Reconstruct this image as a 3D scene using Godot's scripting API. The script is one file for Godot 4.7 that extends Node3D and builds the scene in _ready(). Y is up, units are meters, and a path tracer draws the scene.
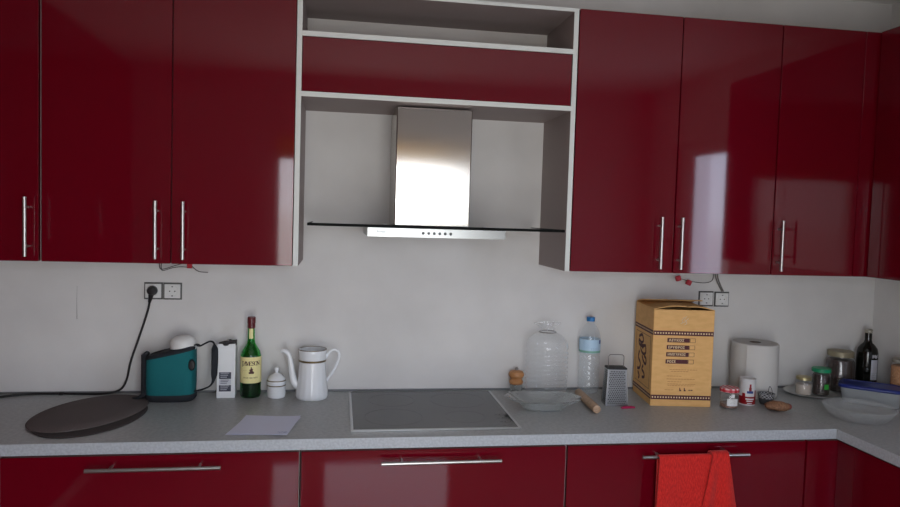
extends Node3D
# A kitchen run with burgundy gloss fronts. Back wall at z = 0, x to the right, camera looks towards -z.

var M := {}
var grp := 0

# ---------------------------------------------------------------- helpers
func S() -> SurfaceTool:
	var st := SurfaceTool.new()
	st.begin(Mesh.PRIMITIVE_TRIANGLES)
	return st

func tri(st: SurfaceTool, a: Vector3, b: Vector3, c: Vector3, out: Vector3) -> void:
	var n := (a - c).cross(a - b)
	if n.length_squared() < 1e-18:
		return
	if n.dot(out) < 0.0:
		var t := b
		b = c
		c = t
	st.add_vertex(a)
	st.add_vertex(b)
	st.add_vertex(c)

func quad(st: SurfaceTool, a: Vector3, b: Vector3, c: Vector3, d: Vector3, out: Vector3) -> void:
	tri(st, a, b, c, out)
	tri(st, a, c, d, out)

func flat(st: SurfaceTool) -> void:
	st.set_smooth_group(-1)

func smooth(st: SurfaceTool) -> void:
	grp += 1
	st.set_smooth_group(grp)

# box with chamfered edges; lo and hi are opposite corners
func bx(st: SurfaceTool, lo: Vector3, hi: Vector3, b := 0.001, xf := Transform3D()) -> void:
	flat(st)
	var c := (lo + hi) * 0.5
	var h := (hi - lo) * 0.5
	b = minf(b, minf(h.x, minf(h.y, h.z)) * 0.6)
	var P := func(s: Vector3, a: int) -> Vector3:
		var v := Vector3.ZERO
		for k in 3:
			v[k] = s[k] * (h[k] if k == a else h[k] - b)
		return xf * (c + v)
	for a in 3:
		var p := (a + 1) % 3
		var q := (a + 2) % 3
		for sg in [-1.0, 1.0]:
			var o := Vector3.ZERO
			o[a] = sg
			var v := []
			for k in [[-1, -1], [1, -1], [1, 1], [-1, 1]]:
				var s := Vector3.ZERO
				s[a] = sg
				s[p] = k[0]
				s[q] = k[1]
				v.append(P.call(s, a))
			quad(st, v[0], v[1], v[2], v[3], xf.basis * o)
			for sp in [-1.0, 1.0]:
				var s0 := Vector3.ZERO
				s0[a] = sg
				s0[p] = sp
				s0[q] = -1.0
				var s1 := s0
				s1[q] = 1.0
				var oo := Vector3.ZERO
				oo[a] = sg
				oo[p] = sp
				quad(st, P.call(s0, a), P.call(s1, a), P.call(s1, p), P.call(s0, p), xf.basis * oo)
	for sx in [-1.0, 1.0]:
		for sy in [-1.0, 1.0]:
			for sz in [-1.0, 1.0]:
				var s := Vector3(sx, sy, sz)
				tri(st, P.call(s, 0), P.call(s, 1), P.call(s, 2), xf.basis * s)

# turned shape: prof holds (radius, height); the outside lies to the right of an upward path
func lathe(st: SurfaceTool, prof: Array, n := 28, xf := Transform3D(), from := 0.0, to := TAU, crease := 0.6) -> void:
	smooth(st)
	var last := Vector2.ZERO
	for i in prof.size() - 1:
		var p: Vector2 = prof[i]
		var q: Vector2 = prof[i + 1]
		var d := (q - p).normalized()
		if i > 0 and absf(last.angle_to(d)) > crease:
			smooth(st)
		last = d
		for k in n:
			var a0 := from + (to - from) * k / n
			var a1 := from + (to - from) * (k + 1) / n
			var am := (a0 + a1) * 0.5
			var out := xf.basis * Vector3(cos(am) * d.y, -d.x, sin(am) * d.y)
			quad(st, xf * Vector3(p.x * cos(a0), p.y, p.x * sin(a0)), xf * Vector3(q.x * cos(a0), q.y, q.x * sin(a0)),
				xf * Vector3(q.x * cos(a1), q.y, q.x * sin(a1)), xf * Vector3(p.x * cos(a1), p.y, p.x * sin(a1)), out)

func curve(pts: Array, steps := 6) -> Array:
	var out := []
	for i in pts.size() - 1:
		var a: Vector3 = pts[maxi(i - 1, 0)]
		var b: Vector3 = pts[i]
		var c: Vector3 = pts[i + 1]
		var d: Vector3 = pts[mini(i + 2, pts.size() - 1)]
		for k in steps:
			out.append(b.cubic_interpolate(c, a, d, float(k) / steps))
	out.append(pts[-1])
	return out

# tube along points; r is a number or one radius for each point; w and t flatten it to a strap
func tube(st: SurfaceTool, pts: Array, r, n := 8, caps := true, flatness := 1.0, up := Vector3.UP) -> void:
	smooth(st)
	var rings := []
	for i in pts.size():
		var d: Vector3 = (pts[mini(i + 1, pts.size() - 1)] - pts[maxi(i - 1, 0)]).normalized()
		var s := d.cross(up)
		if s.length() < 0.05:
			s = d.cross(Vector3(0.3, 0.1, 1.0))
		s = s.normalized()
		var u := s.cross(d).normalized()
		var rr: float = r[i] if r is Array else r
		var ring := []
		for k in n:
			var a := TAU * k / n
			ring.append(pts[i] + s * cos(a) * rr + u * sin(a) * rr * flatness)
		rings.append(ring)
	for i in rings.size() - 1:
		for k in n:
			var k1 := (k + 1) % n
			var mid: Vector3 = (rings[i][k] + rings[i][k1] + rings[i + 1][k] + rings[i + 1][k1]) * 0.25
			quad(st, rings[i][k], rings[i + 1][k], rings[i + 1][k1], rings[i][k1], mid - (pts[i] + pts[i + 1]) * 0.5)
	if caps:
		flat(st)
		for e in [0, rings.size() - 1]:
			var o: Vector3 = pts[0] - pts[1] if e == 0 else pts[-1] - pts[-2]
			for k in n:
				tri(st, pts[e], rings[e][k], rings[e][(k + 1) % n], o)

# skin over rings of equal length, closed round; caps close both ends
func loft(st: SurfaceTool, rings: Array, cap0 := true, cap1 := true, one_group := true) -> void:
	smooth(st)
	var cen := []
	for r in rings:
		var c := Vector3.ZERO
		for p in r:
			c += p
		cen.append(c / r.size())
	var n: int = rings[0].size()
	for i in rings.size() - 1:
		if not one_group:
			smooth(st)
		for k in n:
			var k1 := (k + 1) % n
			var a: Vector3 = rings[i][k]
			var b: Vector3 = rings[i + 1][k]
			var c: Vector3 = rings[i + 1][k1]
			var d: Vector3 = rings[i][k1]
			quad(st, a, b, c, d, (a + b + c + d) * 0.25 - (cen[i] + cen[i + 1]) * 0.5)
	flat(st)
	var mid: Vector3 = (cen[0] + cen[-1]) * 0.5
	if cap0:
		for k in n:
			tri(st, cen[0], rings[0][k], rings[0][(k + 1) % n], cen[0] - mid)
	if cap1:
		for k in n:
			tri(st, cen[-1], rings[-1][k], rings[-1][(k + 1) % n], cen[-1] - mid)

# flat outline pushed out along +z
func prism(st: SurfaceTool, poly: PackedVector2Array, z0: float, z1: float, xf := Transform3D()) -> void:
	flat(st)
	var t := Geometry2D.triangulate_polygon(poly)
	for i in range(0, t.size(), 3):
		var a := poly[t[i]]
		var b := poly[t[i + 1]]
		var c := poly[t[i + 2]]
		tri(st, xf * Vector3(a.x, a.y, z1), xf * Vector3(b.x, b.y, z1), xf * Vector3(c.x, c.y, z1), xf.basis.z)
		tri(st, xf * Vector3(a.x, a.y, z0), xf * Vector3(b.x, b.y, z0), xf * Vector3(c.x, c.y, z0), -xf.basis.z)
	var turn := -1.0 if Geometry2D.is_polygon_clockwise(poly) else 1.0
	for i in poly.size():
		var a := poly[i]
		var b := poly[(i + 1) % poly.size()]
		var o := Vector3((b - a).y, -(b - a).x, 0) * turn
		quad(st, xf * Vector3(a.x, a.y, z0), xf * Vector3(a.x, a.y, z1), xf * Vector3(b.x, b.y, z1), xf * Vector3(b.x, b.y, z0), xf.basis * o)

# sheet of cloth or paper given by f(u, v); thickness th along the surface normal
func sheet(st: SurfaceTool, f: Callable, nu: int, nv: int, th: float) -> void:
	var top := []
	var bot := []
	for i in nu + 1:
		var ra := []
		var rb := []
		for j in nv + 1:
			var u := float(i) / nu
			var v := float(j) / nv
			var p: Vector3 = f.call(u, v)
			var du: Vector3 = f.call(minf(u + 0.01, 1.0), v) - f.call(maxf(u - 0.01, 0.0), v)
			var dv: Vector3 = f.call(u, minf(v + 0.01, 1.0)) - f.call(u, maxf(v - 0.01, 0.0))
			var n := du.cross(dv).normalized()
			ra.append(p + n * th * 0.5)
			rb.append(p - n * th * 0.5)
		top.append(ra)
		bot.append(rb)
	smooth(st)
	for i in nu:
		for j in nv:
			var o: Vector3 = top[i][j] - bot[i][j]
			quad(st, top[i][j], top[i + 1][j], top[i + 1][j + 1], top[i][j + 1], o)
	smooth(st)
	for i in nu:
		for j in nv:
			var o: Vector3 = bot[i][j] - top[i][j]
			quad(st, bot[i][j], bot[i + 1][j], bot[i + 1][j + 1], bot[i][j + 1], o)
	flat(st)
	for i in nu:
		for j in [0, nv]:
			var o: Vector3 = top[i][j] - top[i][1 if j == 0 else nv - 1]
			quad(st, top[i][j], top[i + 1][j], bot[i + 1][j], bot[i][j], o)
	for j in nv:
		for i in [0, nu]:
			var o: Vector3 = top[i][j] - top[1 if i == 0 else nu - 1][j]
			quad(st, top[i][j], top[i][j + 1], bot[i][j + 1], bot[i][j], o)

func letters(st: SurfaceTool, txt: String, size: float, xf: Transform3D, bold := true, serif := false, depth := 0.0003, width := 0.0) -> void:
	var t := TextMesh.new()
	var fnt := SystemFont.new()
	fnt.font_names = PackedStringArray(["Droid Serif" if serif else "Droid Sans"])
	fnt.font_weight = 700 if bold else 400
	t.font = fnt
	t.text = txt
	t.font_size = 32
	t.pixel_size = size / 32.0 / 0.72
	t.depth = depth
	t.curve_step = 2.0
	var k := 1.0
	if width > 0.0:
		k = width / maxf(t.get_aabb().size.x, 0.001)
	flat(st)
	st.append_from(t, 0, xf * Transform3D(Basis().scaled(Vector3(k, 1, 1)), Vector3.ZERO))

# lettering bent round an upright cylinder of radius r; middle at angle mid (PI / 2 faces +z)
func bent_letters(st: SurfaceTool, txt: String, size: float, r: float, y: float, mid: float, step: float, bold := true, serif := false) -> void:
	for i in txt.length():
		var a := mid - (i - (txt.length() - 1) * 0.5) * step / r
		var b := Basis(Vector3(sin(a), 0, -cos(a)), Vector3.UP, Vector3(cos(a), 0, sin(a)))
		letters(st, txt[i], size, Transform3D(b, Vector3(cos(a) * r, y, sin(a) * r)), bold, serif)

func part(parent: Node, called: String, st: SurfaceTool, m: Material, label := "") -> MeshInstance3D:
	st.generate_normals()
	var o := MeshInstance3D.new()
	o.mesh = st.commit()
	o.material_override = m
	o.name = called
	o.cast_shadow = GeometryInstance3D.SHADOW_CASTING_SETTING_ON
	parent.add_child(o, true)
	if label:
		o.set_meta("label", label)
	return o

func numbered(called: String) -> String:
	if not has_node(NodePath(called)):
		return called
	var k := 1
	while has_node(NodePath("%s_%03d" % [called, k])):
		k += 1
	return "%s_%03d" % [called, k]

func tag(o: Node, label: String, category: String, group := "") -> void:
	o.set_meta("label", label)
	o.set_meta("category", category)
	if group:
		o.set_meta("group", group)

func thing(called: String, label: String, category: String, at := Vector3.ZERO, turn := 0.0, group := "") -> Node3D:
	var o := Node3D.new()
	o.name = numbered(called)
	add_child(o)
	o.position = at
	o.rotation.y = turn
	tag(o, label, category, group)
	return o

func structure(called: String, st: SurfaceTool, m: Material, label: String) -> MeshInstance3D:
	var o := part(self, called, st, m, label)
	o.set_meta("kind", "structure")
	o.set_meta("category", called.split("_")[0])
	return o

# ---------------------------------------------------------------- materials
func mat(called: String, c: Color, rough := 0.5, metal := 0.0, spec := 0.5) -> StandardMaterial3D:
	var m := StandardMaterial3D.new()
	m.resource_name = called
	m.albedo_color = c
	m.roughness = rough
	m.metallic = metal
	m.metallic_specular = spec
	M[called] = m
	return m

func noise_img(size: int, freq: float, seed_: int, stops: Array, octaves := 4, stretch := Vector2.ONE) -> Image:
	var n := FastNoiseLite.new()
	n.seed = seed_
	n.frequency = freq
	n.fractal_octaves = octaves
	var src := n.get_seamless_image(int(size * stretch.x), int(size * stretch.y))
	src.convert(Image.FORMAT_RGB8)
	src.resize(size, size, Image.INTERPOLATE_CUBIC)
	var g := Gradient.new()
	g.offsets = PackedFloat32Array()
	g.colors = PackedColorArray()
	var offs := PackedFloat32Array()
	var cols := PackedColorArray()
	for s in stops:
		offs.append(s[0])
		cols.append(s[1])
	g.offsets = offs
	g.colors = cols
	var out := Image.create(size, size, false, Image.FORMAT_RGB8)
	for y in size:
		for x in size:
			out.set_pixel(x, y, g.sample(src.get_pixel(x, y).r))
	return out

func textured(m: StandardMaterial3D, img: Image, per_metre: float, world := true) -> void:
	m.albedo_texture = ImageTexture.create_from_image(img)
	m.uv1_triplanar = true
	m.uv1_world_triplanar = world
	m.uv1_scale = Vector3.ONE * per_metre

func relief(m: StandardMaterial3D, img: Image, depth_cm: float) -> void:
	m.heightmap_enabled = true
	m.heightmap_texture = ImageTexture.create_from_image(img)
	m.heightmap_scale = depth_cm

func grey(a: float) -> Color:
	return Color(a, a, a)

func pane(called: String, c: Color, alpha: float, rough := 0.03) -> StandardMaterial3D:
	var m := mat(called, Color(c.r, c.g, c.b, alpha), rough)
	m.transparency = BaseMaterial3D.TRANSPARENCY_ALPHA
	return m

func glass(called: String, c: Color, scale := 0.05, rough := 0.0) -> StandardMaterial3D:
	var m := mat(called, Color(c.r, c.g, c.b, 0.0), rough)
	m.transparency = BaseMaterial3D.TRANSPARENCY_ALPHA
	m.refraction_enabled = true
	m.refraction_scale = scale
	return m

func make_materials() -> void:
	var wall := mat("wall_paint", Color.WHITE, 0.85)
	textured(wall, noise_img(256, 0.012, 3, [[0.0, Color8(206, 204, 201)], [0.5, Color8(213, 211, 208)], [1.0, Color8(219, 217, 214)]]), 0.7)
	relief(wall, noise_img(256, 0.06, 4, [[0.0, grey(0.3)], [1.0, grey(0.7)]]), 0.06)
	mat("ceiling_paint", Color8(240, 239, 235), 0.9)
	mat("crack_line", Color8(120, 116, 112), 0.9)
	var fl := mat("floor_tile", Color8(118, 104, 92), 0.06)
	fl.metallic_specular = 0.65
	var red := mat("burgundy_gloss", Color8(98, 3, 20), 0.05)
	red.clearcoat_enabled = false
	mat("burgundy_edge", Color8(70, 22, 32), 0.4)
	mat("white_edge", Color8(214, 217, 212), 0.5)
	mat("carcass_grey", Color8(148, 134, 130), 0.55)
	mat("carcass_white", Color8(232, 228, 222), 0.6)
	mat("steel", Color8(196, 197, 198), 0.28, 1.0)
	mat("handle_steel", Color8(178, 175, 171), 0.32, 1.0)
	var br := mat("brushed_steel", Color8(200, 195, 187), 0.17, 1.0)
	br.anisotropy_enabled = true
	br.anisotropy = 0.92
	mat("satin_steel", Color8(158, 160, 158), 0.3, 1.0)
	var ct := mat("worktop_laminate", Color.WHITE, 0.38)
	textured(ct, noise_img(256, 0.09, 11, [[0.0, Color8(148, 150, 150)], [0.5, Color8(161, 163, 162)], [1.0, Color8(173, 175, 173)]], 5), 2.4)
	var ce := mat("worktop_edge", Color.WHITE, 0.4)
	textured(ce, noise_img(256, 0.12, 12, [[0.0, Color8(150, 154, 158)], [0.5, Color8(164, 168, 172)], [1.0, Color8(176, 180, 184)]], 5), 3.0)
	mat("sealing_grey", Color8(112, 114, 116), 0.5)
	mat("hob_glass", Color8(26, 28, 31), 0.12)
	mat("hob_print", Color8(14, 14, 15), 0.3)
	mat("hob_ring", Color8(42, 44, 47), 0.2)
	pane("hood_glass", Color8(60, 78, 74), 0.25)
	mat("hood_glass_edge", Color8(9, 12, 12), 0.5, 0.0, 0.2)
	mat("black_plastic", Color8(16, 16, 17), 0.4)
	mat("dark_print", Color8(44, 38, 40), 0.6)
	mat("button_grey", Color8(58, 60, 62), 0.4)
	mat("white_plastic", Color8(222, 222, 219), 0.35)
	mat("plate_metal", Color8(98, 98, 96), 0.5, 0.6)
	mat("wire_grey", Color8(120, 116, 112), 0.5)
	mat("wire_dark", Color8(52, 42, 42), 0.5)
	mat("connector_red", Color8(176, 14, 34), 0.4)
	var mt := mat("placemat_weave", Color.WHITE, 0.9)
	textured(mt, noise_img(256, 0.16, 21, [[0.0, Color8(70, 63, 62)], [0.5, Color8(92, 83, 81)], [1.0, Color8(112, 101, 98)]], 3), 5.0)
	mat("placemat_edge", Color8(58, 52, 51), 0.9)
	var teal := mat("teal_fabric", Color.WHITE, 0.85)
	textured(teal, noise_img(128, 0.2, 22, [[0.0, Color8(0, 84, 88)], [0.5, Color8(0, 100, 104)], [1.0, Color8(6, 116, 118)]], 3), 9.0)
	mat("navy_strap", Color8(22, 27, 34), 0.8)
	mat("carton_white", Color8(224, 226, 226), 0.6)
	mat("label_slate", Color8(56, 58, 72), 0.6)
	mat("label_grey", Color8(190, 192, 200), 0.6)
	glass("bottle_green", Color8(70, 200, 100))
	mat("whiskey", Color8(8, 22, 12), 0.08)
	mat("label_cream", Color8(232, 222, 158), 0.6)
	mat("ink_brown", Color8(74, 32, 24), 0.6)
	mat("ink_gold", Color8(150, 104, 40), 0.5)
	mat("capsule_red", Color8(92, 22, 24), 0.35)
	var por := mat("porcelain", Color8(226, 229, 231), 0.12)
	por.clearcoat_enabled = true
	por.clearcoat = 0.4
	mat("gold_band", Color8(112, 96, 66), 0.35, 0.6)
	mat("paper_blue", Color8(214, 217, 234), 0.8)
	mat("ink_blue", Color8(84, 92, 150), 0.8)
	var wd := mat("turned_wood", Color.WHITE, 0.45)
	textured(wd, noise_img(128, 0.05, 31, [[0.0, Color8(150, 96, 52)], [0.5, Color8(184, 128, 78)], [1.0, Color8(204, 152, 100)]], 4, Vector2(1, 4)), 7.0, false)
	var wp := mat("pale_wood", Color.WHITE, 0.6)
	textured(wp, noise_img(128, 0.05, 32, [[0.0, Color8(146, 116, 92)], [0.5, Color8(178, 148, 120)], [1.0, Color8(196, 168, 140)]], 4, Vector2(1, 4)), 6.0, false)
	glass("clear_glass", Color8(246, 250, 249))
	var dg := glass("dish_glass", Color8(244, 248, 247))
	dg.albedo_color.a = 0.14
	var pg := pane("pressed_glass", Color8(232, 238, 238), 0.1, 0.03)
	relief(pg, noise_img(128, 0.1, 33, [[0.0, grey(0.0)], [1.0, grey(1.0)]], 1), 0.7)
	pg.uv1_triplanar = true
	pg.uv1_scale = Vector3.ONE * 9.0
	pane("clear_plastic", Color8(228, 234, 236), 0.13, 0.03)
	pane("bottle_plastic", Color8(215, 230, 238), 0.13, 0.04)
	mat("cap_blue", Color8(20, 112, 176), 0.4)
	mat("label_sky", Color8(176, 204, 224), 0.5)
	mat("label_green", Color8(120, 168, 150), 0.5)
	mat("ink_navy", Color8(40, 60, 130), 0.5)
	mat("grater_steel", Color8(158, 160, 162), 0.28, 1.0)
	mat("grater_hole", Color8(26, 27, 29), 0.6)
	mat("pink_plastic", Color8(178, 30, 84), 0.4)
	var cb := mat("cardboard_print", Color.WHITE, 0.75)
	textured(cb, noise_img(256, 0.03, 41, [[0.0, Color8(210, 162, 98)], [0.5, Color8(218, 170, 106)], [1.0, Color8(225, 178, 114)]], 4, Vector2(1, 3)), 2.0, false)
	mat("cardboard_inside", Color8(168, 130, 88), 0.9)
	mat("print_maroon", Color8(78, 30, 36), 0.7)
	mat("print_cream", Color8(230, 202, 160), 0.7)
	mat("print_tan", Color8(176, 120, 66), 0.7)
	mat("print_silver", Color8(214, 200, 176), 0.5)
	var tp := mat("tissue_paper", Color8(200, 198, 194), 0.95)
	relief(tp, noise_img(128, 0.25, 43, [[0.0, grey(0.2)], [1.0, grey(0.8)]], 2), 0.05)
	tp.uv1_triplanar = true
	tp.uv1_scale = Vector3.ONE * 8.0
	mat("cardboard_core", Color8(104, 92, 80), 0.9)
	var gi := Image.create(32, 32, false, Image.FORMAT_RGB8)
	for y in 32:
		for x in 32:
			var k := int(x % 16 < 8) + int(y % 16 < 8)
			gi.set_pixel(x, y, [Color8(236, 228, 226), Color8(208, 92, 100), Color8(176, 22, 40)][k])
	var gg := mat("gingham_lid", Color.WHITE, 0.5)
	textured(gg, gi, 26.0, false)
	mat("jam_red", Color8(128, 96, 84), 0.2)
	mat("label_white", Color8(222, 222, 220), 0.6)
	mat("can_red", Color8(140, 14, 26), 0.35)
	mat("can_white", Color8(208, 208, 208), 0.35)
	mat("wire_black", Color8(48, 48, 50), 0.4, 0.5)
	var ka := mat("basket_check", Color.WHITE, 0.6)
	var ki := Image.create(16, 16, false, Image.FORMAT_RGB8)
	for y in 16:
		for x in 16:
			ki.set_pixel(x, y, Color8(190, 190, 190) if (x / 4 + y / 4) % 2 == 0 else Color8(34, 34, 36))
	textured(ka, ki, 40.0, false)
	mat("basket_grey", Color8(62, 64, 66), 0.5)
	var sp := mat("root_skin", Color.WHITE, 0.8)
	textured(sp, noise_img(128, 0.08, 51, [[0.0, Color8(92, 60, 42)], [0.5, Color8(132, 94, 68)], [1.0, Color8(164, 124, 92)]], 4), 10.0, false)
	mat("root_end", Color8(128, 62, 60), 0.8)
	mat("tray_steel", Color8(212, 212, 208), 0.3, 0.6)
	pane("jar_glass", Color8(226, 234, 232), 0.035, 0.02)
	mat("sugar_grain", Color8(196, 184, 172), 0.8)
	mat("lid_brass", Color8(196, 184, 140), 0.35, 0.7)
	mat("lid_dull", Color8(150, 142, 118), 0.5, 0.4)
	mat("lid_green", Color8(12, 138, 92), 0.4)
	mat("label_lime", Color8(52, 172, 62), 0.5)
	var hn := mat("dark_preserve", Color.WHITE, 0.25)
	textured(hn, noise_img(128, 0.1, 52, [[0.0, Color8(18, 10, 9)], [0.6, Color8(44, 24, 18)], [1.0, Color8(82, 50, 34)]], 4), 12.0, false)
	mat("dark_bottle_glass", Color8(14, 15, 11), 0.08)
	mat("cap_grey", Color8(150, 146, 134), 0.4)
	mat("lid_blue", Color8(14, 38, 118), 0.35)
	pane("tub_plastic", Color8(206, 212, 214), 0.5, 0.2)
	var ps := mat("dry_pasta", Color.WHITE, 0.7)
	textured(ps, noise_img(128, 0.09, 53, [[0.0, Color8(150, 96, 60)], [0.5, Color8(196, 142, 96)], [1.0, Color8(220, 176, 130)]], 3), 10.0, false)
	var tw := mat("red_terry", Color.WHITE, 0.95)
	textured(tw, noise_img(256, 0.05, 61, [[0.0, Color8(150, 10, 8)], [0.5, Color8(192, 24, 18)], [1.0, Color8(216, 60, 42)]], 4, Vector2(5, 1)), 4.0)
	relief(tw, noise_img(256, 0.08, 62, [[0.0, grey(0.1)], [1.0, grey(0.9)]], 2, Vector2(4, 1)), 0.2)
	tw.rim_enabled = true
	tw.rim = 0.15
	tw.rim_tint = 0.8
	mat("frame_white", Color8(222, 222, 220), 0.4)
	pane("window_glass", Color8(235, 242, 245), 0.04, 0.0)
	var bl := mat("blind_cloth", Color8(244, 214, 146), 0.9)
	bl.backlight_enabled = true
	bl.backlight = Color8(244, 214, 146)

# ---------------------------------------------------------------- scene
func _ready() -> void:
	# camera
	var cam := Camera3D.new()
	cam.name = "camera"
	cam.position = Vector3(0.11, 1.627, 2.8942)
	cam.rotation = Vector3(-0.0513, -0.1568, 0.0304)
	cam.fov = rad_to_deg(2.0 * atan(253.5 / 703.1168))
	cam.near = 0.05
	add_child(cam)
	cam.current = true
	# sky and exposure
	var we := WorldEnvironment.new()
	we.name = "surroundings"
	var env := Environment.new()
	var sky := Sky.new()
	var sm := ProceduralSkyMaterial.new()
	sm.sky_top_color = Color(0.62, 0.74, 0.92)
	sm.sky_horizon_color = Color(0.84, 0.88, 0.94)
	sm.ground_horizon_color = Color(0.72, 0.74, 0.76)
	sm.ground_bottom_color = Color(0.5, 0.5, 0.5)
	sky.sky_material = sm
	env.background_mode = Environment.BG_SKY
	env.sky = sky
	env.background_energy_multiplier = 5.0
	env.tonemap_mode = Environment.TONE_MAPPER_LINEAR
	env.tonemap_exposure = 1.0
	env.sdfgi_enabled = true
	env.ssao_enabled = true
	env.ssil_enabled = true
	we.environment = env
	add_child(we)
	# daylight that comes in through the panes of the balcony door and the side door
	day_light("daylight_narrow_pane", Vector3(-0.215, 1.07, 3.19), Vector2(0.18, 1.9), 0.0, 1.62)
	day_light("daylight_wide_pane", Vector3(0.48, 1.07, 3.19), Vector2(0.86, 1.9), 0.0, 1.62)
	day_light("daylight_side_pane", Vector3(2.545, 1.2, 2.225), Vector2(0.39, 1.8), PI / 2, 1.9, Color(0.86, 0.9, 1.0))
	make_materials()
	build_room()
	build_wall_cabinets()
	build_hood()
	build_base_cabinets()
	build_worktop()
	build_hob()
	build_sockets()
	build_left_things()
	build_middle_things()
	build_right_things()
	build_towel()

func day_light(called: String, at: Vector3, size: Vector2, turn: float, energy: float, tint := Color(0.99, 0.985, 0.98)) -> void:
	var l := AreaLight3D.new()
	l.name = called
	l.area_size = size
	l.area_normalize_energy = false
	l.light_energy = energy
	l.light_color = tint
	l.area_range = 12.0
	l.shadow_enabled = true
	l.position = at
	l.rotation.y = turn
	add_child(l)

func build_room() -> void:
	var st := S()
	bx(st, Vector3(-2.2, -0.2, -0.25), Vector3(2.85, 0.0, 3.45), 0.0005)
	structure("floor", st, M.floor_tile, "glossy brown tiled kitchen floor")
	st = S()
	bx(st, Vector3(-2.2, 2.65, -0.25), Vector3(2.85, 2.85, 3.45), 0.0005)
	structure("ceiling", st, M.ceiling_paint, "plain white kitchen ceiling")
	st = S()
	bx(st, Vector3(-2.2, 0.0, -0.25), Vector3(2.85, 2.65, 0.0), 0.0005)
	var wb := structure("wall_back", st, M.wall_paint, "off white painted wall behind the worktop")
	st = S()
	tube(st, [Vector3(-0.886, 1.32, -0.0004), Vector3(-0.887, 1.26, -0.0004), Vector3(-0.886, 1.19, -0.0004)], [0.0006, 0.0008, 0.0012], 6)
	part(wb, "crack", st, M.crack_line, "thin dark vertical crack in the paint")
	st = S()
	bx(st, Vector3(-2.2, 0.0, 0.0), Vector3(-1.95, 2.65, 3.2), 0.0005)
	structure("wall_left", st, M.wall_paint, "plain off white side wall")
	st = S()
	bx(st, Vector3(2.56, 0.0, 0.0), Vector3(2.81, 2.65, 1.97), 0.0005)
	bx(st, Vector3(2.56, 0.0, 2.75), Vector3(2.81, 2.65, 3.2), 0.0005)
	bx(st, Vector3(2.56, 2.2, 1.97), Vector3(2.81, 2.65, 2.75), 0.0005)
	structure("wall_right", st, M.wall_paint, "off white wall at the end of the worktop corner")
	st = S()
	bx(st, Vector3(-2.2, 0.0, 3.2), Vector3(-0.44, 2.65, 3.45), 0.0005)
	bx(st, Vector3(1.0, 0.0, 3.2), Vector3(2.81, 2.65, 3.45), 0.0005)
	bx(st, Vector3(-0.44, 2.25, 3.2), Vector3(1.0, 2.65, 3.45), 0.0005)
	structure("wall_front", st, M.wall_paint, "off white wall holding the balcony door")
	# balcony door with a narrow and a wide leaf, blind drawn a little way down
	st = S()
	for b in [[-0.44, -0.31], [-0.12, 0.04], [0.93, 1.0]]:
		bx(st, Vector3(b[0], 0.0, 3.24), Vector3(b[1], 2.25, 3.32), 0.004)
	for b in [[-0.31, -0.12], [0.04, 0.93]]:
		bx(st, Vector3(b[0], 0.0, 3.24), Vector3(b[1], 0.11, 3.32), 0.004)
		bx(st, Vector3(b[0], 2.19, 3.24), Vector3(b[1], 2.25, 3.32), 0.004)
	var w1 := structure("window_1", st, M.frame_white, "white framed balcony door with two tall panes")
	for b in [[-0.31, -0.12], [0.04, 0.93]]:
		st = S()
		bx(st, Vector3(b[0], 0.11, 3.275), Vector3(b[1], 2.19, 3.281), 0.0005)
		part(w1, "pane", st, M.window_glass)
		st = S()
		bx(st, Vector3(b[0] - 0.02, 2.03, 3.225), Vector3(b[1] + 0.02, 2.2, 3.228), 0.0005)
		part(w1, "blind", st, M.blind_cloth, "short drop of yellow blind cloth")
	st = S()
	for b in [[1.97, 2.03, 0.0, 2.2], [2.42, 2.75, 0.0, 2.2]]:
		bx(st, Vector3(2.6, b[2], b[0]), Vector3(2.66, b[3], b[1]), 0.004)
	bx(st, Vector3(2.6, 0.0, 2.03), Vector3(2.66, 0.3, 2.42), 0.004)
	bx(st, Vector3(2.6, 2.1, 2.03), Vector3(2.66, 2.2, 2.42), 0.004)
	var d1 := structure("door_1", st, M.frame_white, "white side door with one tall narrow pane")
	st = S()
	bx(st, Vector3(2.627, 0.3, 2.03), Vector3(2.633, 2.1, 2.42), 0.0005)
	part(d1, "pane", st, M.window_glass)
	# tall larder cabinets along the left wall: their dark fronts mirror in the wall cabinets
	for k in 4:
		var z0 := 0.01 + k * 0.75
		var t := thing("larder_cabinet", ["tall burgundy larder cabinet in the corner by the worktop end", "tall burgundy larder cabinet second from the worktop", "tall burgundy larder cabinet third from the worktop", "tall burgundy larder cabinet next to the balcony door"][k], "cabinet", Vector3(-1.6, 0.0, z0 + 0.37), 0.0, "larder cabinets along the left wall")
		var off: Vector3 = -t.position
		st = S()
		bx(st, Vector3(-1.92, 0.0, z0) + off, Vector3(-1.33, 2.6, z0 + 0.746) + off, 0.001)
		part(t, "body", st, M.carcass_grey)
		for y in [[0.1, 1.4], [1.404, 2.6]]:
			st = S()
			bx(st, Vector3(-1.328, y[0], z0 + 0.001) + off, Vector3(-1.31, y[1], z0 + 0.745) + off, 0.0012)
			var dr := part(t, "door", st, M.burgundy_gloss)
			var hy: float = 1.1 if y[0] < 1.0 else 1.46
			bar_handle(dr, Vector3(-1.269, hy, z0 + 0.7) + off, Vector3(-1.269, hy + 0.2, z0 + 0.7) + off, Vector3(-0.041, 0, 0))

# a bar handle along an axis, centred at the parent's origin of its mesh; posts run back by reach
func bar_handle(parent: Node, a: Vector3, b: Vector3, reach: Vector3, r := 0.006) -> void:
	var st := S()
	tube(st, [a, b], r, 12)
	for k in [0.17, 0.83]:
		var p := a.lerp(b, k)
		tube(st, [p, p + reach], r * 0.72, 10)
	part(parent, "handle", st, M.handle_steel, "slim brushed steel bar handle")

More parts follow.
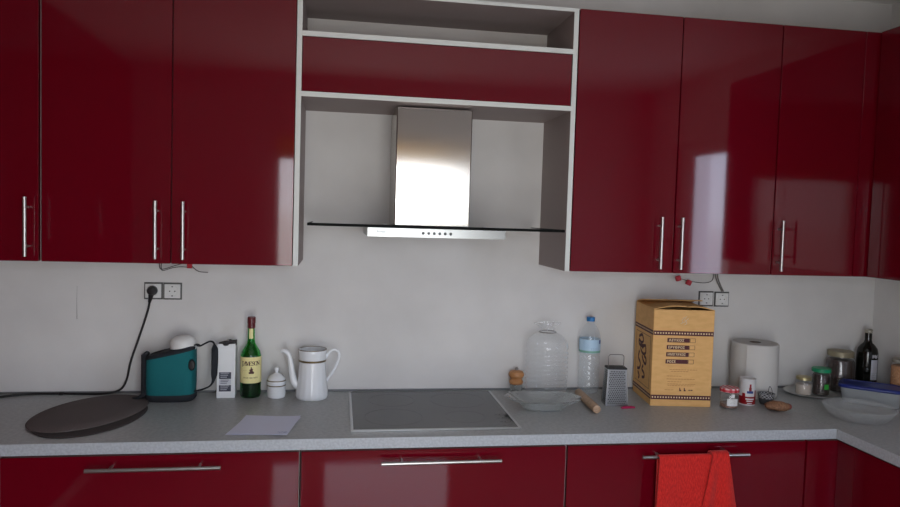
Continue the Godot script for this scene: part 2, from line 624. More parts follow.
func front_panel(parent: Node, called: String, lo: Vector3, hi: Vector3, lean := Vector2.ZERO) -> MeshInstance3D:
	var st := S()
	var c := (lo + hi) * 0.5
	bx(st, lo - c, hi - c, 0.0012)
	var o := part(parent, called, st, M.burgundy_gloss)
	o.position = c
	o.rotation = Vector3(lean.x, lean.y, 0)
	return o

func build_wall_cabinets() -> void:
	var YB := 1.438
	var YT := 2.4125
	# name, x0, x1, doors [x0, x1, handle x, lean]
	var list := [
		[-1.295, -0.885, [[-1.293, -0.887, -0.917, Vector2(0.001, 0.004)]], "burgundy gloss wall cabinet with one door, beside the double cabinet over the teal jug"],
		[-0.879, -0.0525, [[-0.877, -0.465, -0.5085, Vector2(0.002, 0.003)], [-0.461, -0.0535, -0.4185, Vector2(0.0, 0.006)]], "double door burgundy wall cabinet left of the cooker hood, above the teal jug"],
		[0.9705, 1.795, [[0.973, 1.381, 1.3185, Vector2(0.001, 0.002)], [1.385, 1.7945, 1.401, Vector2(0.0, -0.002)]], "double door burgundy wall cabinet right of the cooker hood, above the cardboard box"],
		[1.7985, 2.157, [[1.7995, 2.155, 1.8195, Vector2(0.0, 0.0)]], "single door burgundy wall cabinet between the double cabinet and the corner"]]
	for c in list:
		var t := thing("wall_cabinet", c[3], "cabinet", Vector3((c[0] + c[1]) * 0.5, YB, 0.0))
		var off: Vector3 = -t.position
		var st := S()
		bx(st, Vector3(c[0], YB + 0.002, 0.0) + off, Vector3(c[1], YT - 0.002, 0.333) + off, 0.001)
		part(t, "body", st, M.carcass_grey)
		for d in c[2]:
			var dr := front_panel(t, "door", Vector3(d[0], YB, 0.335) + off, Vector3(d[1], YT, 0.353) + off, d[3])
			var hx: float = d[2] - (d[0] + d[1]) * 0.5
			var y0 := 1.455 - (YB + YT) * 0.5
			bar_handle(dr, Vector3(hx, y0, 0.041), Vector3(hx, y0 + 0.198, 0.041), Vector3(0, 0, -0.034))
	# corner cabinet with its filler, then the run along the side wall
	var t := thing("corner_cabinet", "burgundy corner wall cabinet with a narrow filler panel, above the dark oil bottle", "cabinet", Vector3(2.36, YB, 0.17))
	var off: Vector3 = -t.position
	var st := S()
	bx(st, Vector3(2.16, YB + 0.002, 0.0) + off, Vector3(2.56, YT - 0.002, 0.333) + off, 0.001)
	part(t, "body", st, M.carcass_grey)
	front_panel(t, "filler_panel", Vector3(2.1575, YB, 0.335) + off, Vector3(2.2325, YT, 0.353) + off)
	t = thing("side_wall_cabinet", "burgundy wall cabinet on the side wall over the worktop corner", "cabinet", Vector3(2.39, YB, 0.92))
	off = -t.position
	st = S()
	bx(st, Vector3(2.235, YB + 0.002, 0.36) + off, Vector3(2.56, YT - 0.002, 1.45) + off, 0.001)
	part(t, "body", st, M.burgundy_gloss)
	for z in [0.362, 0.908]:
		var dr := front_panel(t, "door", Vector3(2.215, YB, z) + off, Vector3(2.2325, YT, z + 0.542) + off)
		var hz := 0.22 if z < 0.5 else -0.22
		bar_handle(dr, Vector3(-0.041, -0.47, hz), Vector3(-0.041, -0.272, hz), Vector3(0.034, 0, 0))
	# open unit over the hob: white edged panels, two shelves and a red flap
	t = thing("niche_unit", "open grey shelf unit with white edges and red flap above the hood", "shelf unit", Vector3(0.459, YB, 0.0))
	off = -t.position
	for x in [-0.051, 0.951]:
		st = S()
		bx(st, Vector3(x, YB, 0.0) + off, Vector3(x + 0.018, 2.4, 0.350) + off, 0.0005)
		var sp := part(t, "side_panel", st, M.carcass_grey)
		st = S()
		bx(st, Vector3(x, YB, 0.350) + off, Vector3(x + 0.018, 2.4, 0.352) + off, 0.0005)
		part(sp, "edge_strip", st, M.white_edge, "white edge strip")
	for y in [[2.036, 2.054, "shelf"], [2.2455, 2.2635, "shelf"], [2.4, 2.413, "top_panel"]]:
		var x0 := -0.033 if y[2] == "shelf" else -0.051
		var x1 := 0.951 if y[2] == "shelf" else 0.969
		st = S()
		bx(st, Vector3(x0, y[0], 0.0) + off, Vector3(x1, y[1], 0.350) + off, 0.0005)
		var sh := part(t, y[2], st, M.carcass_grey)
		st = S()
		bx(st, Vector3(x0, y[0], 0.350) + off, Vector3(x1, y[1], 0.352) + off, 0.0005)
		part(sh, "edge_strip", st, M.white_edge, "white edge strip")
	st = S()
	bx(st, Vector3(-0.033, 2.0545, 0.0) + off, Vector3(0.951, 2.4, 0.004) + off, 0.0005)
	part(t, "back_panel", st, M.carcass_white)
	var fp := front_panel(t, "flap_door", Vector3(-0.031, 2.0555, 0.331) + off, Vector3(0.949, 2.244, 0.349) + off)
	fp.set_meta("label", "burgundy gloss lift up flap")

func build_hood() -> void:
	var t := thing("cooker_hood", "stainless steel chimney cooker hood with a flat glass canopy above the hob", "cooker hood", Vector3(0.452, 1.553, 0.0))
	var off: Vector3 = -t.position
	# chimney, front face with texture directions for the brushed sheen
	var st := S()
	flat(st)
	var x0 := 0.3095
	var x1 := 0.594
	var y0 := 1.594
	var y1 := 2.028
	var z1 := 0.28
	var f := func(a: Vector3, b: Vector3, c: Vector3, d: Vector3, out: Vector3):
		var uv := [Vector2(0, 0), Vector2(1, 0), Vector2(1, 1), Vector2(0, 1)]
		var p := [a, b, c, d]
		var order := [0, 1, 2, 0, 2, 3]
		if (a - c).cross(a - b).dot(out) < 0.0:
			order = [0, 2, 1, 0, 3, 2]
		for k in order:
			st.set_uv(uv[k])
			st.add_vertex(p[k] + off)
	var b := 0.004
	f.call(Vector3(x0 + b, y0, z1), Vector3(x1 - b, y0, z1), Vector3(x1 - b, y1, z1), Vector3(x0 + b, y1, z1), Vector3.BACK)
	f.call(Vector3(x0, y0, z1 - b), Vector3(x0 + b, y0, z1), Vector3(x0 + b, y1, z1), Vector3(x0, y1, z1 - b), Vector3(-1, 0, 1))
	f.call(Vector3(x1 - b, y0, z1), Vector3(x1, y0, z1 - b), Vector3(x1, y1, z1 - b), Vector3(x1 - b, y1, z1), Vector3(1, 0, 1))
	f.call(Vector3(x0, y0, 0.0), Vector3(x0, y0, z1 - b), Vector3(x0, y1, z1 - b), Vector3(x0, y1, 0.0), Vector3.LEFT)
	f.call(Vector3(x1, y0, z1 - b), Vector3(x1, y0, 0.0), Vector3(x1, y1, 0.0), Vector3(x1, y1, z1 - b), Vector3.RIGHT)
	f.call(Vector3(x0, y1, 0.0), Vector3(x0, y1, z1 - b), Vector3(x1, y1, z1 - b), Vector3(x1, y1, 0.0), Vector3.UP)
	f.call(Vector3(x0, y0, 0.0), Vector3(x0, y0, z1 - b), Vector3(x1, y0, z1 - b), Vector3(x1, y0, 0.0), Vector3.DOWN)
	part(t, "chimney", st, M.brushed_steel, "brushed steel chimney cover")
	# glass canopy, slightly bowed upwards, dark ground edge
	st = S()
	bx(st, Vector3(0.003, 1.587, 0.02) + off, Vector3(0.907, 1.593, 0.462) + off, 0.001)
	var gl := part(t, "glass_canopy", st, M.hood_glass, "thin flat glass canopy")
	st = S()
	bx(st, Vector3(0.001, 1.5852, 0.462) + off, Vector3(0.909, 1.5948, 0.466) + off, 0.001)
	bx(st, Vector3(0.001, 1.5852, 0.02) + off, Vector3(0.004, 1.5948, 0.466) + off, 0.001)
	bx(st, Vector3(0.906, 1.5852, 0.02) + off, Vector3(0.909, 1.5948, 0.466) + off, 0.001)
	part(gl, "ground_edge", st, M.hood_glass_edge, "dark ground glass edge")
	for x in [0.27, 0.64]:
		st = S()
		lathe(st, [Vector2(0.0, 1.597), Vector2(0.008, 1.597), Vector2(0.01, 1.595), Vector2(0.01, 1.5935)].map(func(v): return v), 14, Transform3D(Basis(), Vector3(x, 0, 0.34) + off))
		part(gl, "screw_cap", st, M.steel)
	# motor body and control strip below the glass
	st = S()
	prism(st, PackedVector2Array([Vector2(0.02, 1.5865), Vector2(0.445, 1.5865), Vector2(0.452, 1.584), Vector2(0.452, 1.5535), Vector2(0.40, 1.553), Vector2(0.02, 1.553)]),
		0.206, 0.694, Transform3D(Basis(Vector3(0, 0, 1), Vector3(0, 1, 0), Vector3(1, 0, 0)), off))
	var cp := part(t, "control_panel", st, M.satin_steel, "satin steel control strip")
	for k in 6:
		st = S()
		var xf := Transform3D(Basis(Vector3.RIGHT, PI / 2), Vector3(0.399 + k * 0.0195, 1.5685, 0.452) + off)
		lathe(st, [Vector2(0.005, 0.0), Vector2(0.005, 0.0016), Vector2(0.0042, 0.0022), Vector2(0.0, 0.0022)], 14, xf)
		part(cp, "button", st, M.button_grey)
	st = S()
	letters(st, "Airlux", 0.008, Transform3D(Basis(), Vector3(0.253, 1.571, 0.4522) + off), true, false, 0.0003)
	part(cp, "maker_name", st, M.button_grey)

func build_base_cabinets() -> void:
	var zf := 0.604
	var specs := [
		[-1.3, -0.902, -1.1, "narrow burgundy drawer cabinet next to the tall larder cabinet"],
		[-0.898, -0.002, -0.442, "burgundy drawer cabinet under the teal jug and the folded paper"],
		[0.002, 0.899, 0.462, "burgundy drawer cabinet under the black hob"],
		[0.9025, 1.809, 1.36, "burgundy drawer cabinet with the red towel on its handle"]]
	for c in specs:
		var t := thing("base_cabinet", c[3], "cabinet", Vector3((c[0] + c[1]) * 0.5, 0.0, 0.0))
		var off: Vector3 = -t.position
		var st := S()
		bx(st, Vector3(c[0], 0.1, 0.04) + off, Vector3(c[1], 0.86, zf - 0.02) + off, 0.001)
		part(t, "body", st, M.carcass_grey)
		st = S()
		bx(st, Vector3(c[0], 0.0, 0.06) + off, Vector3(c[1], 0.099, 0.54) + off, 0.001)
		part(t, "plinth", st, M.sealing_grey)
		for y in [[0.478, 0.852], [0.103, 0.474]]:
			var dr := front_panel(t, "drawer_front", Vector3(c[0] + 0.002, y[0], zf - 0.0185) + off, Vector3(c[1] - 0.002, y[1], zf) + off)
			var hx: float = c[2] - (c[0] + c[1]) * 0.5
			var hy: float = (y[1] - y[0]) * 0.5 - 0.032
			var hl := 0.2 if c[1] - c[0] > 0.6 else 0.1
			bar_handle(dr, Vector3(hx - hl, hy, 0.049), Vector3(hx + hl, hy, 0.049), Vector3(0, 0, -0.041), 0.0062)
	var t := thing("corner_base_cabinet", "burgundy corner base cabinet with a blank filler panel beside the towel drawer", "cabinet", Vector3(2.2, 0.0, 0.3))
	var off: Vector3 = -t.position
	var st := S()
	bx(st, Vector3(1.8125, 0.0, 0.04) + off, Vector3(2.52, 0.86, zf - 0.02) + off, 0.001)
	part(t, "body", st, M.carcass_grey)
	front_panel(t, "filler_panel", Vector3(1.8135, 0.103, zf - 0.0185) + off, Vector3(1.9525, 0.852, zf) + off)
	t = thing("side_base_cabinet", "burgundy base cabinet under the short side worktop", "cabinet", Vector3(2.25, 0.0, 1.2))
	off = -t.position
	st = S()
	bx(st, Vector3(1.955, 0.0, 0.606) + off, Vector3(2.52, 0.86, 1.88) + off, 0.001)
	part(t, "body", st, M.carcass_grey)
	for z in [[0.6065, 0.691], [0.694, 1.284], [1.288, 1.88]]:
		var dr := front_panel(t, "filler_panel" if z[0] < 0.65 else "door", Vector3(1.9345, 0.103, z[0]) + off, Vector3(1.953, 0.852, z[1]) + off)
		if z[0] > 0.65:
			bar_handle(dr, Vector3(-0.041, 0.14, 0.25), Vector3(-0.041, 0.338, 0.25), Vector3(0.033, 0, 0))

func build_worktop() -> void:
	var t := thing("worktop", "long grey laminate worktop with a pale front edge", "worktop", Vector3(0.0, 0.864, 0.0))
	var off: Vector3 = -t.position
	var st := S()
	bx(st, Vector3(-1.305, 0.864, 0.0) + off, Vector3(1.9148, 0.9, 0.6195) + off, 0.0012)
	part(t, "slab", st, M.worktop_laminate)
	st = S()
	bx(st, Vector3(-1.305, 0.864, 0.6195) + off, Vector3(1.9155, 0.9, 0.621) + off, 0.0006)
	part(t, "edge_band", st, M.worktop_edge, "pale grey edge band")
	t = thing("side_worktop", "short grey laminate worktop along the side wall, butted to the long one", "worktop", Vector3(2.24, 0.864, 0.9))
	off = -t.position
	st = S()
	bx(st, Vector3(1.9172, 0.864, 0.0) + off, Vector3(2.56, 0.9, 1.9) + off, 0.0012)
	part(t, "slab", st, M.worktop_laminate)
	st = S()
	bx(st, Vector3(1.9156, 0.864, 0.6212) + off, Vector3(1.9171, 0.9, 1.9) + off, 0.0006)
	part(t, "edge_band", st, M.worktop_edge, "grey edge band")
	st = S()
	bx(st, Vector3(-1.305, 0.9, 0.0), Vector3(2.56, 0.9075, 0.007), 0.0015)
	structure("trim_1", st, M.sealing_grey, "thin grey sealing strip between wall and worktop")

func build_hob() -> void:
	var t := thing("hob", "black glass built in hob with a thin steel frame", "hob", Vector3(0.4565, 0.9, 0.29))
	var st := S()
	var hw := 0.2945
	var z0 := -0.258
	var z1 := 0.266
	bx(st, Vector3(-hw, 0, z1 - 0.008), Vector3(hw, 0.006, z1), 0.0015)
	bx(st, Vector3(-hw, 0, z0), Vector3(hw, 0.006, z0 + 0.006), 0.0015)
	for s in [-1, 1]:
		bx(st, Vector3(minf(s * hw, s * (hw - 0.009)), 0, z0 + 0.006), Vector3(maxf(s * hw, s * (hw - 0.009)), 0.006, z1 - 0.008), 0.0015)
	part(t, "frame", st, M.steel, "thin bright steel frame")
	st = S()
	bx(st, Vector3(-hw + 0.009, 0, z0 + 0.006), Vector3(hw - 0.009, 0.0045, z1 - 0.008), 0.0005)
	var g := part(t, "glass_plate", st, M.hob_glass, "black ceramic glass plate")
	for c in [[-0.13, -0.12, 0.09], [0.13, -0.11, 0.11], [-0.14, 0.11, 0.105], [0.12, 0.12, 0.075]]:
		st = S()
		lathe(st, [Vector2(c[2], 0.0045), Vector2(c[2], 0.0047), Vector2(c[2] - 0.002, 0.0047), Vector2(c[2] - 0.002, 0.0045)], 40, Transform3D(Basis(), Vector3(c[0], 0, c[1])))
		part(g, "zone_ring", st, M.hob_ring)
	for k in 4:
		st = S()
		var r := 0.012
		lathe(st, [Vector2(r, 0.0045), Vector2(r, 0.0048), Vector2(r - 0.003, 0.0048), Vector2(r - 0.003, 0.0045)], 18, Transform3D(Basis(), Vector3(hw - 0.032, 0, 0.235 - k * 0.045)))
		bx(st, Vector3(hw - 0.06, 0.0045, 0.233 - k * 0.045), Vector3(hw - 0.048, 0.0048, 0.237 - k * 0.045), 0.0001)
		part(g, "control_print", st, M.hob_print, "printed touch control")

func socket(at: Vector3, label: String, group: String) -> void:
	var t := thing("wall_socket", label, "socket", at, 0.0, group)
	var st := S()
	bx(st, Vector3(-0.0352, -0.0335, 0), Vector3(0.0352, 0.0335, 0.003), 0.0008)
	for s in [-1, 1]:
		for k in [-0.021, 0.0, 0.021]:
			bx(st, Vector3(k - 0.007, s * 0.031 - 0.0026, 0.003), Vector3(k + 0.007, s * 0.031 + 0.0026, 0.0052), 0.0006)
	part(t, "mounting_plate", st, M.plate_metal, "bare grey metal mounting plate")
	st = S()
	bx(st, Vector3(-0.0295, -0.0275, 0.003), Vector3(0.0295, 0.0275, 0.009), 0.0012)
	lathe(st, [Vector2(0.0225, 0.009), Vector2(0.0225, 0.012), Vector2(0.0205, 0.012), Vector2(0.0195, 0.0092), Vector2(0.0, 0.0092)], 28, Transform3D(Basis(Vector3.RIGHT, PI / 2), Vector3.ZERO))
	var ins := part(t, "insert", st, M.white_plastic)
	for s in [-1, 1]:
		st = S()
		lathe(st, [Vector2(0.0026, 0.0092), Vector2(0.0026, 0.0096), Vector2(0.0, 0.0096)], 10, Transform3D(Basis(Vector3.RIGHT, PI / 2), Vector3(s * 0.0095, 0, 0)))
		part(ins, "pin_hole", st, M.black_plastic)
		st = S()
		bx(st, Vector3(-0.003, s * 0.0182 - 0.002, 0.0092), Vector3(0.003, s * 0.0182 + 0.002, 0.0115), 0.0004)
		part(ins, "earth_clip", st, M.plate_metal)

func build_sockets() -> void:
	socket(Vector3(-0.605, 1.3045, 0), "white wall socket in metal plate holding the black plug", "")
	socket(Vector3(-0.5335, 1.304, 0), "empty white wall socket beside the one with the black plug", "")
	socket(Vector3(1.7225, 1.3015, 0), "white wall socket just above the cardboard box, below the dangling red connectors", "")
	socket(Vector3(1.7975, 1.3, 0), "white wall socket with cables from the cabinet entering its top, beside another", "")
	# plug and cord running down to the worktop and off along the wall
	var t := thing("power_cord", "black power cord plugged into the wall socket, trailing along the worktop", "cord", Vector3(-0.605, 0.9, 0.01))
	var off: Vector3 = -t.position
	var st := S()
	lathe(st, [Vector2(0.0, 0.0125), Vector2(0.0185, 0.0125), Vector2(0.0195, 0.018), Vector2(0.0185, 0.032), Vector2(0.014, 0.042), Vector2(0.0, 0.043)], 24, Transform3D(Basis(Vector3.RIGHT, PI / 2), Vector3(-0.605, 1.307, 0) + off))
	tube(st, [Vector3(-0.606, 1.3, 0.03) + off, Vector3(-0.609, 1.283, 0.029) + off, Vector3(-0.614, 1.262, 0.026) + off], [0.0105, 0.0088, 0.0058], 12)
	part(t, "plug", st, M.black_plastic, "round black plug")
	st = S()
	var pts := []
	for p in [[-0.612, 1.27, 0.027], [-0.622, 1.225, 0.02], [-0.652, 1.13, 0.012], [-0.684, 1.03, 0.012], [-0.699, 0.955, 0.014], [-0.725, 0.915, 0.02], [-0.79, 0.9045, 0.03], [-0.93, 0.9045, 0.022], [-1.05, 0.9045, 0.024], [-1.14, 0.9045, 0.07], [-1.22, 0.9045, 0.14], [-1.27, 0.9045, 0.24]]:
		pts.append(Vector3(p[0], p[1], p[2]) + off)
	tube(st, curve(pts, 8), 0.0042, 10)
	part(t, "cable", st, M.black_plastic)
	st = S()
	bx(st, Vector3(-0.943, 0.9, 0.014) + off, Vector3(-0.925, 0.9105, 0.03) + off, 0.002)
	part(t, "cable_clip", st, M.black_plastic)
	# loose lamp wires under the wall cabinets
	t = thing("lamp_wire", "thin loose wires with one red connector under the left double cabinet", "wire", Vector3(-0.57, 1.38, 0.03))
	off = -t.position
	st = S()
	tube(st, curve([Vector3(-0.577, 1.4395, 0.03) + off, Vector3(-0.576, 1.402, 0.03) + off, Vector3(-0.566, 1.392, 0.032) + off, Vector3(-0.525, 1.405, 0.032) + off, Vector3(-0.485, 1.418, 0.032) + off, Vector3(-0.466, 1.416, 0.032) + off]), 0.0016, 6)
	tube(st, curve([Vector3(-0.569, 1.4395, 0.03) + off, Vector3(-0.570, 1.395, 0.03) + off, Vector3(-0.56, 1.388, 0.034) + off, Vector3(-0.53, 1.398, 0.034) + off, Vector3(-0.5, 1.403, 0.034) + off, Vector3(-0.466, 1.402, 0.034) + off]), 0.0016, 6)
	tube(st, curve([Vector3(-0.458, 1.408, 0.033) + off, Vector3(-0.44, 1.392, 0.034) + off, Vector3(-0.425, 1.385, 0.034) + off, Vector3(-0.395, 1.383, 0.034) + off]), 0.0018, 6)
	part(t, "wire", st, M.wire_dark)
	st = S()
	bx(st, Vector3(-0.474, 1.398, 0.026) + off, Vector3(-0.455, 1.42, 0.04) + off, 0.002)
	part(t, "connector", st, M.connector_red, "small red wire connector")
	t = thing("lamp_wire", "thin loose wires with two red connectors hanging above the cardboard box", "wire", Vector3(1.67, 1.37, 0.03))
	off = -t.position
	st = S()
	tube(st, curve([Vector3(1.735, 1.4395, 0.03) + off, Vector3(1.737, 1.4, 0.03) + off, Vector3(1.725, 1.381, 0.032) + off, Vector3(1.69, 1.374, 0.032) + off, Vector3(1.63, 1.38, 0.032) + off, Vector3(1.578, 1.392, 0.032) + off]), 0.0016, 6)
	part(t, "wire", st, M.wire_dark)
	for c in [[1.572, 1.392, 0.3], [1.622, 1.374, -0.4]]:
		st = S()
		bx(st, Vector3(-0.011, -0.011, -0.007), Vector3(0.011, 0.011, 0.007), 0.002, Transform3D(Basis(Vector3.BACK, c[2]), Vector3(c[0], c[1], 0.032) + off))
		part(t, "connector", st, M.connector_red, "small red wire connector")
	t = thing("socket_cable", "pale cables running from the cabinet down into the right wall socket", "cable", Vector3(1.78, 1.335, 0.01))
	off = -t.position
	st = S()
	tube(st, curve([Vector3(1.752, 1.4395, 0.014) + off, Vector3(1.758, 1.4, 0.013) + off, Vector3(1.775, 1.365, 0.01) + off, Vector3(1.795, 1.336, 0.006) + off]), 0.0028, 8)
	tube(st, curve([Vector3(1.761, 1.4395, 0.02) + off, Vector3(1.765, 1.4, 0.018) + off, Vector3(1.782, 1.365, 0.013) + off, Vector3(1.802, 1.336, 0.006) + off]), 0.0028, 8)
	part(t, "cable", st, M.wire_grey)

func mat_outline(rx: float, rz: float, y: float, wob: float, ph: float) -> Array:
	var r := []
	for k in 56:
		var a := TAU * k / 56
		var s := 1.0 + wob * sin(2 * a + ph) + wob * 0.5 * sin(3 * a + ph * 1.7)
		r.append(Vector3(cos(a) * rx * s, y, sin(a) * rz * s))
	return r

func build_left_things() -> void:
	# two round placemats, one lying on the other
	var low := thing("placemat", "round grey brown placemat lying underneath another one", "placemat", Vector3(-0.716, 0.9, 0.34), -0.2, "placemats")
	var st := S()
	loft(st, [mat_outline(0.155, 0.235, 0.0, 0.008, 0.4), mat_outline(0.158, 0.238, 0.0025, 0.008, 0.4), mat_outline(0.155, 0.235, 0.005, 0.008, 0.4)], true, true, false)
	part(low, "mat", st, M.placemat_edge)
	var top := thing("placemat", "round grey brown placemat lying on top of another one", "placemat", Vector3(-0.738, 0.905, 0.296), -0.3, "placemats")
	st = S()
	var rings := []
	for q in [[0.97, 0.0], [1.0, 0.002], [0.985, 0.0045], [0.6, 0.0052], [0.2, 0.0055]]:
		rings.append(mat_outline(0.158 * q[0], 0.245 * q[0], q[1], 0.012, 1.9))
	loft(st, rings)
	part(top, "mat", st, M.placemat_weave)
	build_jug()
	# tall white carton with a torn tab
	var t := thing("carton", "tall white carton with a slate grey label, beside the green bottle", "box", Vector3(-0.3135, 0.9, 0.063), 0.03)
	st = S()
	bx(st, Vector3(-0.0345, 0, -0.034), Vector3(0.0345, 0.2, 0.034), 0.0012)
	part(t, "body", st, M.carton_white)
	st = S()
	prism(st, PackedVector2Array([Vector2(-0.0345, 0.2), Vector2(-0.0345, 0.212), Vector2(-0.014, 0.2115), Vector2(-0.008, 0.2045), Vector2(0.004, 0.204), Vector2(0.011, 0.211), Vector2(0.0345, 0.2125), Vector2(0.0345, 0.2)]), 0.0325, 0.0335)
	part(t, "top_rim", st, M.carton_white)
	st = S()
	prism(st, PackedVector2Array([Vector2(-0.0335, 0.2002), Vector2(-0.0335, 0.208), Vector2(-0.01, 0.213), Vector2(0.0, 0.2135), Vector2(0.004, 0.219), Vector2(0.01, 0.219), Vector2(0.013, 0.215), Vector2(0.0335, 0.2185), Vector2(0.0335, 0.2002)]), -0.03, 0.0)
	part(t, "open_flap", st, M.dark_print, "dark opened flap")
	for q in [[0.075, 0.1015, "label_slate"], [0.0525, 0.0735, "label_grey"], [0.026, 0.051, "label_slate"]]:
		st = S()
		bx(st, Vector3(-0.0255, q[0], 0.034), Vector3(0.0195, q[1], 0.0344), 0.0001)
		var lb := part(t, "label", st, M[q[2]])
		st = S()
		for k in 3:
			var y: float = lerpf(q[0], q[1], (k + 0.8) / 3.4)
			bx(st, Vector3(-0.02, y, 0.0344), Vector3(0.004 + 0.004 * k, y + 0.0022, 0.0346), 0.00005)
		part(lb, "print", st, M.label_slate if q[2] == "label_grey" else M.label_grey)
	build_whiskey()
	# porcelain sugar bowl
	t = thing("sugar_bowl", "small white porcelain sugar bowl with lid and gold bands", "bowl", Vector3(-0.122, 0.9, 0.085))
	st = S()
	lathe(st, [Vector2(0, 0), Vector2(0.032, 0), Vector2(0.035, 0.003), Vector2(0.0365, 0.014), Vector2(0.0352, 0.038), Vector2(0.0358, 0.05), Vector2(0.0366, 0.06), Vector2(0.0352, 0.06), Vector2(0.034, 0.045), Vector2(0.034, 0.01), Vector2(0, 0.006)], 32)
	var bo := part(t, "bowl", st, M.porcelain)
	st = S()
	lathe(st, [Vector2(0.0355, 0.0465), Vector2(0.0364, 0.047), Vector2(0.0366, 0.0505), Vector2(0.0358, 0.051)], 32)
	part(bo, "gold_band", st, M.gold_band)
	st = S()
	lathe(st, [Vector2(0, 0.0602), Vector2(0.0372, 0.0602), Vector2(0.0372, 0.065), Vector2(0.033, 0.076), Vector2(0.024, 0.087), Vector2(0.012, 0.0935), Vector2(0.006, 0.0965), Vector2(0.0055, 0.1), Vector2(0.0085, 0.106), Vector2(0.0095, 0.112), Vector2(0.007, 0.1175), Vector2(0, 0.119)], 32)
	var li := part(t, "lid", st, M.porcelain)
	st = S()
	lathe(st, [Vector2(0.0368, 0.0655), Vector2(0.037, 0.067), Vector2(0.0358, 0.0695), Vector2(0.0345, 0.0705)], 32)
	part(li, "gold_band", st, M.gold_band)
	build_coffee_pot()
	# folded sheet of paper
	t = thing("paper_sheet", "folded pale blue sheet of paper lying in front of the bottles", "paper", Vector3(-0.122, 0.9, 0.466))
	var A := Vector3(-0.108, 0.0, 0.093)
	var B := Vector3(-0.082, 0.0, -0.124)
	var C := Vector3(0.111, 0.0, -0.09)
	var D := Vector3(0.078, 0.0, 0.12)
	st = S()
	sheet(st, func(u: float, v: float) -> Vector3:
		var p := A.lerp(D, u).lerp(B.lerp(C, u), v)
		return p + Vector3(0, 0.0013 + 0.004 * pow(1.0 - v, 3.0) * absf(sin(u * 5.0 + 0.6)) + 0.006 * pow(u, 4.0) * v, 0.004 * sin(u * 9.0) * pow(1.0 - v, 2.0)), 16, 12, 0.0008)
	var lower := part(t, "upper_leaf", st, M.paper_blue)
	st = S()
	sheet(st, func(u: float, v: float) -> Vector3:
		var p := (A + Vector3(-0.012, 0, 0.004)).lerp(D + Vector3(-0.006, 0, -0.012), u).lerp((B + Vector3(0.004, 0, 0.006)).lerp(C, u), v)
		return p + Vector3(0, 0.0005, 0), 6, 6, 0.0006)
	part(t, "lower_leaf", st, M.paper_blue)
	st = S()
	for k in 5:
		var q := Vector3(0.045 + 0.006 * k, 0.0042, 0.098 + 0.003 * (k % 2))
		tube(st, curve([q, q + Vector3(0.004, 0.0006, -0.01), q + Vector3(0.008, 0.0003, 0.002)], 4), 0.0006, 5)
	part(lower, "scribble", st, M.ink_blue)

